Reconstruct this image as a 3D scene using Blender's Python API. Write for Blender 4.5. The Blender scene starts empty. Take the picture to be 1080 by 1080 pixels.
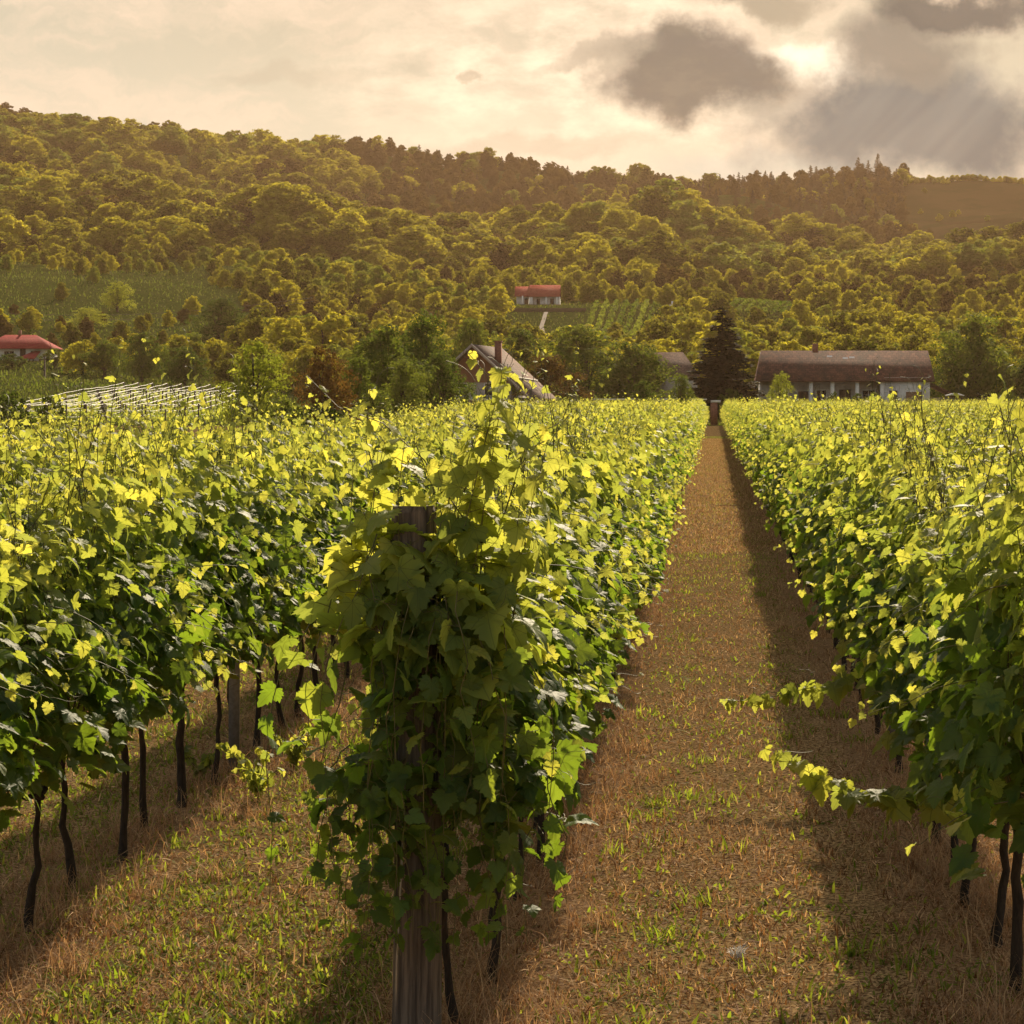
import bpy, math, numpy as np
from mathutils import Vector

S = bpy.context.scene
COL = S.collection
F = 2400.0          # focal length in pixels of the 1080 px photograph
CZ = 2.45           # eye height

# ------------------------------------------------------------------ camera
cam_d = bpy.data.cameras.new("camera")
cam = bpy.data.objects.new("camera", cam_d); COL.objects.link(cam)
cam.location = (0, 0, CZ); cam.rotation_euler = (math.radians(90), 0, 0)
cam_d.sensor_width = 36; cam_d.lens = 36 * F / 1080
cam_d.shift_x = (540 - 752) / 1080; cam_d.shift_y = (421 - 540) / 1080
cam_d.clip_start = 0.1; cam_d.clip_end = 8000
S.camera = cam

# ------------------------------------------------------------------ light
SUN_EL, SUN_AZ = math.radians(30), math.radians(7)      # azimuth to the right of the rows
SUN_STRENGTH = 5.0
sd = bpy.data.lights.new("sun", 'SUN'); sun = bpy.data.objects.new("sun", sd); COL.objects.link(sun)
sd.energy = SUN_STRENGTH; sd.angle = math.radians(0.6); sd.color = (1.0, 0.83, 0.59)
dvec = Vector((math.sin(SUN_AZ) * math.cos(SUN_EL), math.cos(SUN_AZ) * math.cos(SUN_EL), math.sin(SUN_EL)))
sun.rotation_euler = dvec.to_track_quat('Z', 'Y').to_euler()

S.view_settings.view_transform = 'Standard'; S.view_settings.look = 'None'
S.view_settings.exposure = 0.75; S.view_settings.gamma = 1
S.cycles.use_denoising = True
try: S.cycles.denoiser = 'OPENIMAGEDENOISE'
except Exception: pass
S.cycles.max_bounces = 8; S.cycles.diffuse_bounces = 3; S.cycles.glossy_bounces = 2
S.cycles.transmission_bounces = 5; S.cycles.volume_bounces = 0; S.cycles.transparent_max_bounces = 6
S.cycles.use_adaptive_sampling = True; S.cycles.adaptive_threshold = 0.012
S.cycles.sample_clamp_indirect = 6

# ------------------------------------------------------------------ node helper
class N:
    def __init__(s, tree): s.t = tree; s.n = tree.nodes; s.l = tree.links
    def set(s, sock, v):
        if isinstance(v, bpy.types.NodeSocket): s.l.new(v, sock)
        elif v is not None:
            if hasattr(sock.default_value, '__len__') and len(sock.default_value) == 4 and len(v) == 3: v = (*v, 1)
            sock.default_value = v
    def node(s, typ, ins=None, **kw):
        n = s.n.new(typ)
        for k, v in kw.items(): setattr(n, k, v)
        for k, v in (ins or {}).items(): s.set(n.inputs[k], v)
        return n
    def m(s, op, a, b=None, c=None, clamp=False):
        n = s.n.new('ShaderNodeMath'); n.operation = op; n.use_clamp = clamp
        for i, v in enumerate((a, b, c)):
            if v is not None: s.set(n.inputs[i], v)
        return n.outputs[0]
    def mix(s, f, a, b, typ='MIX'):
        n = s.n.new('ShaderNodeMix'); n.data_type = 'RGBA'; n.blend_type = typ
        s.set(n.inputs[0], f); s.set(n.inputs[6], a); s.set(n.inputs[7], b)
        return n.outputs[2]
    def noise(s, vec, scale, detail=4, rough=.55, dist=0, dim='3D'):
        n = s.node('ShaderNodeTexNoise', {'Scale': scale, 'Detail': detail, 'Roughness': rough, 'Distortion': dist}, noise_dimensions=dim)
        if vec is not None: s.l.new(vec, n.inputs['Vector'])
        return n.outputs[0]
    def ss(s, v, a, b, lo=0.0, hi=1.0):
        n = s.node('ShaderNodeMapRange', {0: v, 1: a, 2: b, 3: lo, 4: hi}, interpolation_type='SMOOTHSTEP')
        return n.outputs[0]
    def xyz(s, v):
        n = s.n.new('ShaderNodeSeparateXYZ'); s.l.new(v, n.inputs[0]); return n.outputs
    def vec(s, x, y, z):
        n = s.n.new('ShaderNodeCombineXYZ')
        for i, v in enumerate((x, y, z)): s.set(n.inputs[i], v)
        return n.outputs[0]

# ------------------------------------------------------------------ world: nishita sky under a veil of evening cloud
W = bpy.data.worlds.new("World"); S.world = W; W.use_nodes = True
nt = W.node_tree; nt.nodes.clear(); n = N(nt)
SKY_STRENGTH = 0.1
sky = n.node('ShaderNodeTexSky', sky_type='NISHITA', sun_disc=False, sun_elevation=SUN_EL, sun_rotation=SUN_AZ,
             air_density=1.6, dust_density=4.0, ozone_density=1.0).outputs[0]
dirv = n.node('ShaderNodeTexCoord').outputs['Generated']
dx, dy, dz = n.xyz(dirv)
dyc = n.m('MAXIMUM', dy, 0.05)
u = n.m('DIVIDE', dx, dyc); v = n.m('DIVIDE', dz, dyc)
P2 = n.vec(u, v, 0.0)
wn = n.node('ShaderNodeTexNoise', {'Scale': 14.0, 'Detail': 6.0, 'Roughness': .6}); n.l.new(P2, wn.inputs['Vector'])
wx, wy, wz = n.xyz(wn.outputs['Color'])
uw = n.m('MULTIPLY_ADD', n.m('SUBTRACT', wx, .5), .105, u)
vw = n.m('MULTIPLY_ADD', n.m('SUBTRACT', wy, .5), .065, v)
def blob(px, py, rx, ry, lo=1.25, hi=.45, warp=True, rot=0.0):
    a = n.m('SUBTRACT', uw if warp else u, (px - 752) / F); b = n.m('SUBTRACT', vw if warp else v, (421 - py) / F)
    c, s_ = math.cos(rot), math.sin(rot)
    a2 = n.m('ADD', n.m('MULTIPLY', a, c), n.m('MULTIPLY', b, s_)); b2 = n.m('SUBTRACT', n.m('MULTIPLY', b, c), n.m('MULTIPLY', a, s_))
    a2 = n.m('DIVIDE', a2, rx / F); b2 = n.m('DIVIDE', b2, ry / F)
    r = n.m('SQRT', n.m('ADD', n.m('MULTIPLY', a2, a2), n.m('MULTIPLY', b2, b2)))
    return n.ss(r, hi, lo, 1.0, 0.0)
big = n.noise(n.vec(n.m('MULTIPLY', uw, .45), vw, 0.3), 22.0, 7, .6)
fine = n.noise(n.vec(n.m('MULTIPLY', u, .5), v, 1.7), 60.0, 6, .62)
# thin veil, cream near the sun side, cooler low down on the left
K = .88 / SKY_STRENGTH
def c3(r, g, b): return (r * K, g * K, b * K)
veil = n.mix(n.ss(v, .09, .19), c3(.53, .475, .355), c3(.425, .375, .275))
veil = n.mix(n.m('MULTIPLY', n.ss(u, -.33, -.12, 1, 0), .35), veil, c3(.455, .435, .345))
veil = n.mix(n.m('MULTIPLY', n.ss(big, .40, .62), .75), veil, c3(.68, .53, .39))
veil = n.mix(n.m('MULTIPLY', blob(640, 80, 300, 110), n.ss(fine, .35, .7)), veil, c3(.82, .66, .48))
veil = n.mix(n.m('MULTIPLY', blob(850, 62, 80, 26, warp=True), .9), veil, c3(.98, .82, .62))
veil = n.mix(n.m('MULTIPLY', blob(800, 170, 120, 20), .5), veil, c3(.42, .42, .36))
dark = c3(.038, .058, .068)
def add(f, col):
    global veil
    veil = n.mix(f, veil, col)
add(n.m('MULTIPLY', blob(320, 70, 100, 16), .35), c3(.36, .31, .23))
add(n.m('MULTIPLY', blob(560, 160, 130, 16, rot=.12), .35), c3(.30, .27, .2))
rightmask = n.m('MULTIPLY', blob(975, 128, 175, 66, 1.3, .6), n.ss(big, .15, .36))
rays = n.noise(n.vec(n.m('MULTIPLY', n.m('SUBTRACT', u, v), 1.0), n.m('MULTIPLY', n.m('ADD', u, v), .16), 4.0), 26.0, 3, .6)
rcol = n.mix(n.ss(rays, .30, .80), c3(.040, .080, .100), c3(.145, .168, .165))
add(n.m('MULTIPLY', rightmask, .97), rcol)
add(n.m('MULTIPLY', blob(955, 45, 90, 40, 1.3, .4), .85), c3(.12, .125, .115))
add(n.m('MULTIPLY', blob(1010, -2, 100, 28), .9), dark)
add(n.m('MULTIPLY', blob(785, -4, 75, 22), .8), c3(.24, .215, .16))
add(n.m('MULTIPLY', blob(724, 78, 106, 46, 1.25, .6), n.ss(fine, .25, .6, .78, 1.0)), n.mix(n.ss(fine, .35, .65), dark, c3(.14, .135, .115)))
add(n.m('MULTIPLY', blob(625, 62, 50, 16), .6), c3(.29, .26, .2))
add(n.m('MULTIPLY', blob(496, 75, 13, 9), .55), c3(.34, .28, .2))
# overall sky: veil ahead, hazy blue-cream behind
neutral = n.mix(.55, sky, c3(.40, .37, .32))
front = n.m('MULTIPLY', n.ss(dy, .15, .6), n.ss(v, .55, .25))
skycol = n.mix(front, neutral, veil)
bg = n.node('ShaderNodeBackground', {'Color': skycol, 'Strength': SKY_STRENGTH})
n.l.new(bg.outputs[0], n.node('ShaderNodeOutputWorld').inputs['Surface'])

# ------------------------------------------------------------------ helpers
def rng_(seed): return np.random.default_rng(seed)
def at(px, py, Y): return ((px - 752) * Y / F, Y, CZ + (421 - py) * Y / F)

class MB:
    """collects geometry for ONE mesh object"""
    def __init__(s): s.v = []; s.f = {}; s.n = 0; s.c = []; s.uv = {}
    def add(s, verts, faces, col=None, uv=None):
        verts = np.asarray(verts, dtype=np.float64).reshape(-1, 3)
        faces = np.asarray(faces, dtype=np.int64)
        k = faces.shape[1]
        s.f.setdefault(k, []).append(faces + s.n)
        if uv is None: uv = np.zeros((len(verts), 2))
        s.uv.setdefault(0, []).append(np.asarray(uv, dtype=np.float64).reshape(-1, 2))
        if col is None: col = np.zeros((len(verts), 4))
        s.c.append(np.asarray(col, dtype=np.float64).reshape(-1, 4))
        s.v.append(verts); s.n += len(verts)
    def box(s, x0, x1, y0, y1, z0, z1):
        v = [(x, y, z) for z in (z0, z1) for y in (y0, y1) for x in (x0, x1)]
        s.add(v, [(0, 2, 3, 1), (4, 5, 7, 6), (0, 1, 5, 4), (2, 6, 7, 3), (0, 4, 6, 2), (1, 3, 7, 5)])
    def tube(s, pts, rad, k=6, col=None, cap=True):
        pts = np.asarray(pts, float); m = len(pts); rad = np.broadcast_to(np.asarray(rad, float), (m,))
        t = np.gradient(pts, axis=0); t /= np.linalg.norm(t, axis=1, keepdims=True) + 1e-9
        ref = np.array([0.37, 0.93, 0.05]) if abs(t[0, 2]) > .5 else np.array([0.05, 0.1, 1.0])
        a = np.cross(t, ref); a /= np.linalg.norm(a, axis=1, keepdims=True) + 1e-9
        b = np.cross(t, a)
        th = np.arange(k) * 2 * np.pi / k
        V = pts[:, None] + rad[:, None, None] * (a[:, None] * np.cos(th)[None, :, None] + b[:, None] * np.sin(th)[None, :, None])
        i = np.arange(m - 1)[:, None] * k; j = np.arange(k)[None]
        q = np.stack([i + j, i + (j + 1) % k, i + k + (j + 1) % k, i + k + j], -1).reshape(-1, 4)
        c = None if col is None else np.tile(col, (m * k, 1))
        s.add(V.reshape(-1, 3), q, c)
        if cap and k >= 3:
            base = s.n - m * k
            for off in (0, (m - 1) * k):
                s.f.setdefault(k, []).append(np.array([[base + off + q_ for q_ in range(k)]]))
    def build(s, name, mat, parent=None, smooth=False, mesh_only=False):
        me = bpy.data.meshes.new(name)
        V = np.concatenate(s.v) if s.v else np.zeros((0, 3))
        me.vertices.add(len(V)); me.vertices.foreach_set('co', V.astype(np.float32).ravel())
        loops, starts, o = [], [], 0
        for k, fl in s.f.items():
            fa = np.concatenate(fl); loops.append(fa.ravel()); starts.append(o + np.arange(len(fa)) * k); o += fa.size
        L = np.concatenate(loops); St = np.concatenate(starts)
        me.loops.add(len(L)); me.loops.foreach_set('vertex_index', L.astype(np.int32))
        me.polygons.add(len(St)); me.polygons.foreach_set('loop_start', St.astype(np.int32))
        me.update(calc_edges=True)
        C = np.concatenate(s.c)
        if C.any():
            at_ = me.attributes.new('tint', 'FLOAT_COLOR', 'POINT'); at_.data.foreach_set('color', C.astype(np.float32).ravel())
        U = np.concatenate(s.uv[0])
        if U.any():
            uvl = me.uv_layers.new(name='UVMap'); uvl.data.foreach_set('uv', U[L].astype(np.float32).ravel())
        me.materials.append(mat)
        if smooth: me.polygons.foreach_set('use_smooth', np.ones(len(me.polygons), dtype=bool))
        if mesh_only: return me
        o = bpy.data.objects.new(name, me); COL.objects.link(o)
        if parent is not None: o.parent = parent
        return o

def tag(o, label=None, cat=None, group=None, kind=None):
    if label: o['label'] = label
    if cat: o['category'] = cat
    if group: o['group'] = group
    if kind: o['kind'] = kind
    return o
def thing(name, label, cat, loc=(0, 0, 0), rz=0.0, group=None):
    o = bpy.data.objects.new(name, None); COL.objects.link(o); o.empty_display_size = .2
    o.location = loc; o.rotation_euler = (0, 0, rz)
    return tag(o, label, cat, group)
def mkobj(name, me, parent=None):
    o = bpy.data.objects.new(name, me); COL.objects.link(o)
    if parent is not None: o.parent = parent
    return o

# ------------------------------------------------------------------ materials
def newmat(name):
    m = bpy.data.materials.new(name); m.use_nodes = True; m.node_tree.nodes.clear(); return m, N(m.node_tree)
def finish(n, sh): n.l.new(sh, n.node('ShaderNodeOutputMaterial').inputs['Surface'])

def leaf_mat(name, mat_old, mat_young, tr_old, tr_young, rough=.42, tmix=.45, veins=True, spec=.5):
    m, n = newmat(name)
    at_ = n.node('ShaderNodeAttribute', attribute_name='tint')
    age, rnd, b_ = n.xyz(at_.outputs['Color'])
    base = n.mix(age, mat_old, mat_young); tr = n.mix(age, tr_old, tr_young)
    var = n.m('MULTIPLY_ADD', rnd, .7, .65)
    base = n.mix(1.0, base, n.vec(var, var, n.m('MULTIPLY', var, .9)), 'MULTIPLY')
    tr = n.mix(1.0, tr, n.vec(n.m('MULTIPLY_ADD', rnd, .5, .75), n.m('MULTIPLY_ADD', rnd, .35, .82), .9), 'MULTIPLY')
    nrm = None
    if veins:
        uv = n.node('ShaderNodeTexCoord').outputs['UV']; x, y, _ = n.xyz(uv)
        ax = n.m('ABSOLUTE', x); vm = None
        for a in (0, 42, 82, 125):
            sx, cy = math.sin(math.radians(a)), math.cos(math.radians(a))
            cr = n.m('ABSOLUTE', n.m('SUBTRACT', n.m('MULTIPLY', ax, cy), n.m('MULTIPLY', y, sx)))
            dt = n.m('ADD', n.m('MULTIPLY', ax, sx), n.m('MULTIPLY', y, cy))
            g = n.m('MULTIPLY', n.ss(cr, .004, .02, 1, 0), n.ss(dt, -.01, .02))
            vm = g if vm is None else n.m('MAXIMUM', vm, g)
        base = n.mix(n.m('MULTIPLY', vm, .45), base, (.16, .2, .05)); tr = n.mix(n.m('MULTIPLY', vm, .55), tr, (.10, .12, .01))
        pn = n.noise(uv, 9.0, 2, .5)
        bm = n.node('ShaderNodeBump', {'Strength': .28, 'Distance': .006, 'Height': n.m('SUBTRACT', pn, n.m('MULTIPLY', vm, .5))}); nrm = bm.outputs[0]
    p = n.node('ShaderNodeBsdfPrincipled', {'Base Color': base, 'Roughness': rough, 'Specular IOR Level': spec})
    t = n.node('ShaderNodeBsdfTranslucent', {'Color': tr})
    if nrm: n.l.new(nrm, p.inputs['Normal'])
    mx = n.node('ShaderNodeMixShader', {0: tmix}); n.l.new(p.outputs[0], mx.inputs[1]); n.l.new(t.outputs[0], mx.inputs[2])
    finish(n, mx.outputs[0]); return m

M = {}
M['vine_leaf'] = leaf_mat('vine_leaf', (.038, .082, .026), (.15, .20, .05), (.20, .31, .020), (.66, .64, .10), rough=.56, tmix=.55, spec=.2)
def tree_mat(name, c0, c1, t0, t1, tmix=.4):
    m, n = newmat(name)
    at_ = n.node('ShaderNodeAttribute', attribute_name='tint')
    a, r, b_ = n.xyz(at_.outputs['Color'])
    ri = n.node('ShaderNodeObjectInfo').outputs['Random']
    f = n.m('MULTIPLY_ADD', ri, .75, n.m('MULTIPLY', r, .3), clamp=True)
    base = n.mix(f, c0, c1); tr = n.mix(f, t0, t1)
    p = n.node('ShaderNodeBsdfPrincipled', {'Base Color': base, 'Roughness': .85, 'Specular IOR Level': .04})
    t = n.node('ShaderNodeBsdfTranslucent', {'Color': tr})
    mx = n.node('ShaderNodeMixShader', {0: tmix}); n.l.new(p.outputs[0], mx.inputs[1]); n.l.new(t.outputs[0], mx.inputs[2])
    finish(n, mx.outputs[0]); return m
M['tree'] = tree_mat('tree_leaf', (.020, .036, .008), (.29, .275, .025), (.075, .105, .007), (.98, .84, .05))
M['tree_near'] = tree_mat('deep_green_leaf', (.028, .050, .012), (.075, .10, .022), (.07, .12, .010), (.26, .30, .03))
M['tree_red'] = tree_mat('reddish_leaf', (.055, .036, .014), (.10, .06, .022), (.10, .065, .012), (.22, .12, .02))
M['tree_light'] = tree_mat('light_leaf', (.10, .14, .022), (.17, .20, .03), (.34, .40, .03), (.55, .54, .05))
M['tree_dark_shade'] = tree_mat('dark_shade_leaf', (.042, .040, .014), (.085, .065, .020), (.10, .08, .010), (.26, .17, .02))  # dark leaf tone, puts the far slope's shade into the tree colour
M['pine'] = tree_mat('pine_needle', (.036, .036, .017), (.055, .05, .02), (.07, .05, .01), (.12, .08, .015), .25)
M['spruce'] = tree_mat('spruce_needle', (.022, .026, .015), (.03, .034, .017), (.05, .05, .01), (.08, .07, .012), .2)

def simple_mat(name, col, rough=.8, col2=None, scale=6.0, bump=0.0, stretch=(1, 1, 1), spec=.3, metal=0.0):
    m, n = newmat(name)
    co = n.node('ShaderNodeTexCoord').outputs['Object']
    mp = n.node('ShaderNodeMapping', {'Scale': stretch}); n.l.new(co, mp.inputs[0])
    nz = n.noise(mp.outputs[0], scale, 5, .65)
    c = n.mix(n.ss(nz, .3, .7), col, col2 or tuple(x * .6 for x in col))
    p = n.node('ShaderNodeBsdfPrincipled', {'Base Color': c, 'Roughness': rough, 'Specular IOR Level': spec, 'Metallic': metal})
    if bump:
        b = n.node('ShaderNodeBump', {'Strength': bump, 'Distance': .02, 'Height': nz}); n.l.new(b.outputs[0], p.inputs['Normal'])
    finish(n, p.outputs[0]); return m
M['bark'] = simple_mat('vine_bark', (.045, .032, .022), .9, (.018, .013, .01), 60, .9, (1, 1, .25))
M['cane'] = simple_mat('green_cane', (.10, .085, .025), .6, (.055, .06, .02), 20)
M['treebark'] = simple_mat('tree_bark', (.06, .045, .03), .9, (.03, .022, .016), 5, .6, (1, 1, .3))
M['post'] = simple_mat('weathered_wood', (.16, .125, .095), .9, (.035, .027, .022), 46, 1.0, (1, 1, .05))
M['steel'] = simple_mat('galvanised_steel', (.24, .25, .27), .45, (.16, .165, .18), 30, 0, metal=.4)
M['wire'] = simple_mat('wire', (.35, .35, .36), .35, metal=.8)
M['netwire'] = simple_mat('pale_wire', (.50, .48, .43), .4, (.42, .40, .36), spec=.5)
M['twine'] = simple_mat('twine', (.30, .22, .13), .9)
M['tie'] = simple_mat('green_tie', (.02, .18, .12), .5)
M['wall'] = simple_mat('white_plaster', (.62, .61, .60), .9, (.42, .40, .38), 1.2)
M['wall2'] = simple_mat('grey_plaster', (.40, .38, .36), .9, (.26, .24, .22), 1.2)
M['pale_wood'] = simple_mat('pale_weathered_wood', (.36, .31, .26), .8, (.2, .17, .14), 9)
M['stone'] = simple_mat('rubble_stone', (.30, .26, .21), .9, (.14, .11, .09), 2.5, .8)
M['wood'] = simple_mat('brown_boards', (.24, .12, .065), .8, (.14, .07, .04), 5, .3, (8, 8, .3))
M['darkwood'] = simple_mat('dark_wood', (.05, .035, .028), .8)
M['trimwhite'] = simple_mat('white_trim', (.75, .73, .70), .7, (.6, .58, .55))
M['glass'] = simple_mat('dark_glass', (.02, .022, .026), .12, spec=.7)
M['brick'] = simple_mat('chimney_brick', (.26, .11, .07), .9, (.14, .06, .045), 8)
M['pale'] = simple_mat('pale_object', (.7, .68, .64), .7, (.55, .52, .5))
M['dirt'] = simple_mat('dirt_path', (.085, .06, .034), .95, (.055, .04, .024), 2)
def roof_mat(name, c1, c2, c3_, tile=.22, rough=.75):
    m, n = newmat(name)
    co = n.node('ShaderNodeTexCoord').outputs['Object']
    x, y, z = n.xyz(co)
    wv = n.node('ShaderNodeTexBrick', {'Scale': 1.0, 'Mortar Size': .012, 'Brick Width': tile, 'Row Height': tile * .9, 'Color1': (*c1, 1), 'Color2': (*c2, 1), 'Mortar': tuple(q * .4 for q in c2) + (1,), 'Bias': -.1})
    n.l.new(n.vec(x, n.m('MULTIPLY', z, 1.5), 0.0), wv.inputs['Vector'])
    c = n.mix(n.ss(n.noise(co, .8, 5, .6), .42, .68), wv.outputs[0], c3_)
    c = n.mix(n.m('MULTIPLY', n.ss(n.noise(co, 5.0, 3, .7), .5, .7), .5), c, tuple(q * 1.7 for q in c1))
    b = n.node('ShaderNodeBump', {'Strength': .6, 'Distance': .04, 'Height': wv.outputs[1]}); b.invert = True
    p = n.node('ShaderNodeBsdfPrincipled', {'Base Color': c, 'Roughness': .9, 'Specular IOR Level': .08}); n.l.new(b.outputs[0], p.inputs['Normal'])
    finish(n, p.outputs[0]); return m
M['roof_old'] = roof_mat('old_brown_tiles', (.13, .062, .045), (.055, .030, .024), (.05, .034, .028), .4)
M['roof_grey'] = roof_mat('weathered_tiles', (.15, .095, .075), (.09, .06, .05), (.07, .05, .04), .35)
M['roof_red'] = roof_mat('red_tiles', (.32, .08, .055), (.24, .06, .045), (.27, .08, .06), .35)
M['roof_crimson'] = roof_mat('crimson_sheet', (.24, .032, .030), (.19, .026, .024), (.21, .03, .028), .6)

def ribbon_mat(name, c0, c1, t0, t1, tmix=.35):
    m, n = newmat(name)
    at_ = n.node('ShaderNodeAttribute', attribute_name='tint'); a, r, b_ = n.xyz(at_.outputs['Color'])
    base = n.mix(a, c0, c1); tr = n.mix(a, t0, t1)
    k = n.m('MULTIPLY_ADD', r, .8, .6); kv = n.vec(k, k, k)
    base = n.mix(1.0, base, kv, 'MULTIPLY'); tr = n.mix(1.0, tr, kv, 'MULTIPLY')
    p = n.node('ShaderNodeBsdfPrincipled', {'Base Color': base, 'Roughness': .8, 'Specular IOR Level': .1})
    t = n.node('ShaderNodeBsdfTranslucent', {'Color': tr})
    mx = n.node('ShaderNodeMixShader', {0: tmix}); n.l.new(p.outputs[0], mx.inputs[1]); n.l.new(t.outputs[0], mx.inputs[2])
    finish(n, mx.outputs[0]); return m
M['grass'] = ribbon_mat('grass_blade', (.06, .10, .016), (.14, .17, .03), (.30, .42, .02), (.58, .58, .06))
M['straw'] = ribbon_mat('straw', (.26, .13, .065), (.50, .34, .19), (.28, .13, .05), (.46, .28, .12), .3)
M['litter'] = ribbon_mat('litter', (.12, .052, .022), (.70, .48, .26), (.26, .11, .03), (.74, .48, .20), .3)

M['meadow_blade'] = ribbon_mat('meadow_blade', (.06, .085, .014), (.11, .12, .026), (.12, .17, .015), (.20, .21, .03))
# ground
m, n = newmat('ground'); M['ground'] = m
pos = n.node('ShaderNodeNewGeometry').outputs['Position']; x, y, z = n.xyz(pos)
n1 = n.noise(pos, .9, 5, .6); n2 = n.noise(pos, 6.0, 6, .7); n3 = n.noise(pos, 38.0, 4, .7); n4 = n.noise(pos, 2.3, 5, .65)
earth = n.mix(n.ss(n2, .35, .65), (.040, .024, .014), (.14, .080, .040))
thatch = n.mix(n.ss(n3, .35, .65), (.24, .132, .055), (.55, .36, .17))
c = n.mix(n.ss(n3, .38, .55), earth, thatch)
gm = n.m('MULTIPLY', n.ss(n4, .44, .60), n.ss(n3, .36, .56))
# distance to the nearest vine row (rows every 2.2 m from x = -0.98)
fr = n.m('SUBTRACT', n.m('FRACT', n.m('ADD', n.m('DIVIDE', n.m('ADD', x, .98), 2.2), 500.5)), .5)
near_row = n.ss(n.m('ADD', n.m('ABSOLUTE', n.m('MULTIPLY', fr, 2.2)), n.m('MULTIPLY', n.m('SUBTRACT', n4, .5), .5)), .22, .48, 1, 0)
leftg = n.ss(x, -.9, -1.4, .45, 1.0)
c = n.mix(n.m('MULTIPLY', gm, n.m('MULTIPLY', leftg, .55)), c, (.06, .075, .018))
c = n.mix(n.m('MULTIPLY', near_row, .75), c, n.mix(n.ss(n3, .3, .7), (.19, .095, .048), (.42, .26, .14)))
meadow = n.mix(n.ss(n1, .35, .65), (.050, .072, .014), (.085, .098, .022))
meadow = n.mix(n.ss(n2, .5, .7), meadow, (.06, .045, .02))
field = n.ss(y, 206, 212)
c = n.mix(field, c, meadow)
rg = n.m('MULTIPLY', n.ss(y, 900, 960), n.ss(x, 60, 90))
c = n.mix(n.m('MULTIPLY', rg, .8), c, n.mix(n.ss(n.noise(pos, .05, 4, .6), .4, .6), (.055, .045, .02), (.085, .055, .028)))
b = n.node('ShaderNodeBump', {'Strength': .45, 'Distance': .018, 'Height': n.m('ADD', n2, n.m('MULTIPLY', n3, .5))})
p = n.node('ShaderNodeBsdfDiffuse', {'Color': c, 'Roughness': .8}); n.l.new(b.outputs[0], p.inputs['Normal'])
finish(n, p.outputs[0])

# ------------------------------------------------------------------ terrain
TY = np.array([-200, 212, 262, 330, 380, 450, 530, 600, 650, 740, 800, 850, 910, 1000, 1080, 1150, 1250, 1400, 1700])
TU = np.array([-500, 0, 120, 250, 375, 500, 625, 750, 875, 960, 1010, 1080, 1500.])
def zz(py, Y, tree=0): return CZ + (421 - py) * Y / F - tree
rows_ = {
 -200: [0] * 13, 212: [0] * 13,
 262: [2.2, 2.0, 1.8, 1.5, 1.0, 1, 1, .8, 1.6, 1.6, 1.4, 1.2, 1],
 330: [6, 5.6, 5, 4.4, 4, 3.6, 3.2, 3.2, 4, 4, 4, 4, 4],
 380: [10, 9.2, 9, 8, 7, 6, 5.5, 6, 7, 7, 7, 8, 9],
 450: [20, 19, 18, 16.5, 14, 13.5, 14, 14.5, 14, 14, 14, 15, 16],
 530: [33, 31, 30, 28, 26, 24.6, 24.4, 24.5, 23, 23, 24, 25, 27],
 600: [41, 40, 38, 38, 34, 31, 29, 28.5, 28, 28, 30, 32, 34],
 650: [46, 45, 45, 44, 40, 37, 36, 35, 34, 34, 36, 38, 40],
 740: [62, 60, 56, 54, 56, 57, 57, 54, 48, 44, 44, 46, 48],
 800: [74, 71, 66, 62, 64, 67, 65, 63, 57, 53, 53, 55, 58],
 850: [82, 80, 72, 64, 64, 66.5, 64, 62, 57, 54, 54, 56, 58],
 910: [90, 90, 82, 70, 62, 60, 58, 58, 56, 55, 56, 58, 60],
 1000: [115, 112, 104, 94, 84, 78, 74, 74, 76, 74, 75, 78, 80],
 1080: [138, 130, 122, 114, 105, 98, 93, 92, 96, 92, 92, 94, 96],
 1150: [150, zz(118, 1150, 8), zz(130, 1150, 8), zz(140, 1150, 8), zz(151, 1150, 8), zz(166, 1150, 8), zz(179, 1150, 8), zz(183, 1150, 8), zz(172, 1150, 10), zz(191, 1150, 2), zz(190, 1150, 2), zz(189, 1150, 2), 116],
 1250: [144, 140, 131, 127, 121, 114, 108, 108, 110, 106, 106, 107, 108],
 1400: [130, 125, 118, 112, 106, 100, 95, 93, 94, 92, 92, 92, 92],
 1700: [100] * 13}
TZ = np.array([rows_[int(t)] for t in TY], float)
for _k, _t in enumerate(TY):
    if 700 < _t < 920: TZ[_k, 4:] -= 6.5
def _noise2(x, y, s, seed):
    a = seed * 1.7
    return (np.sin(x / s + a) * np.cos(y / s * 1.13 - a * 2) + .6 * np.sin((x * .8 + y * .6) / s * 2.1 + a * 3) * np.cos((x * .6 - y * .8) / s * 1.9 + 1 + a) + .35 * np.sin(x / s * 4.3 + y / s * 2.7 + a))
def cr(t):  # smooth parameter
    return t * t * (3 - 2 * t) * .5 + t * .5
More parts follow.
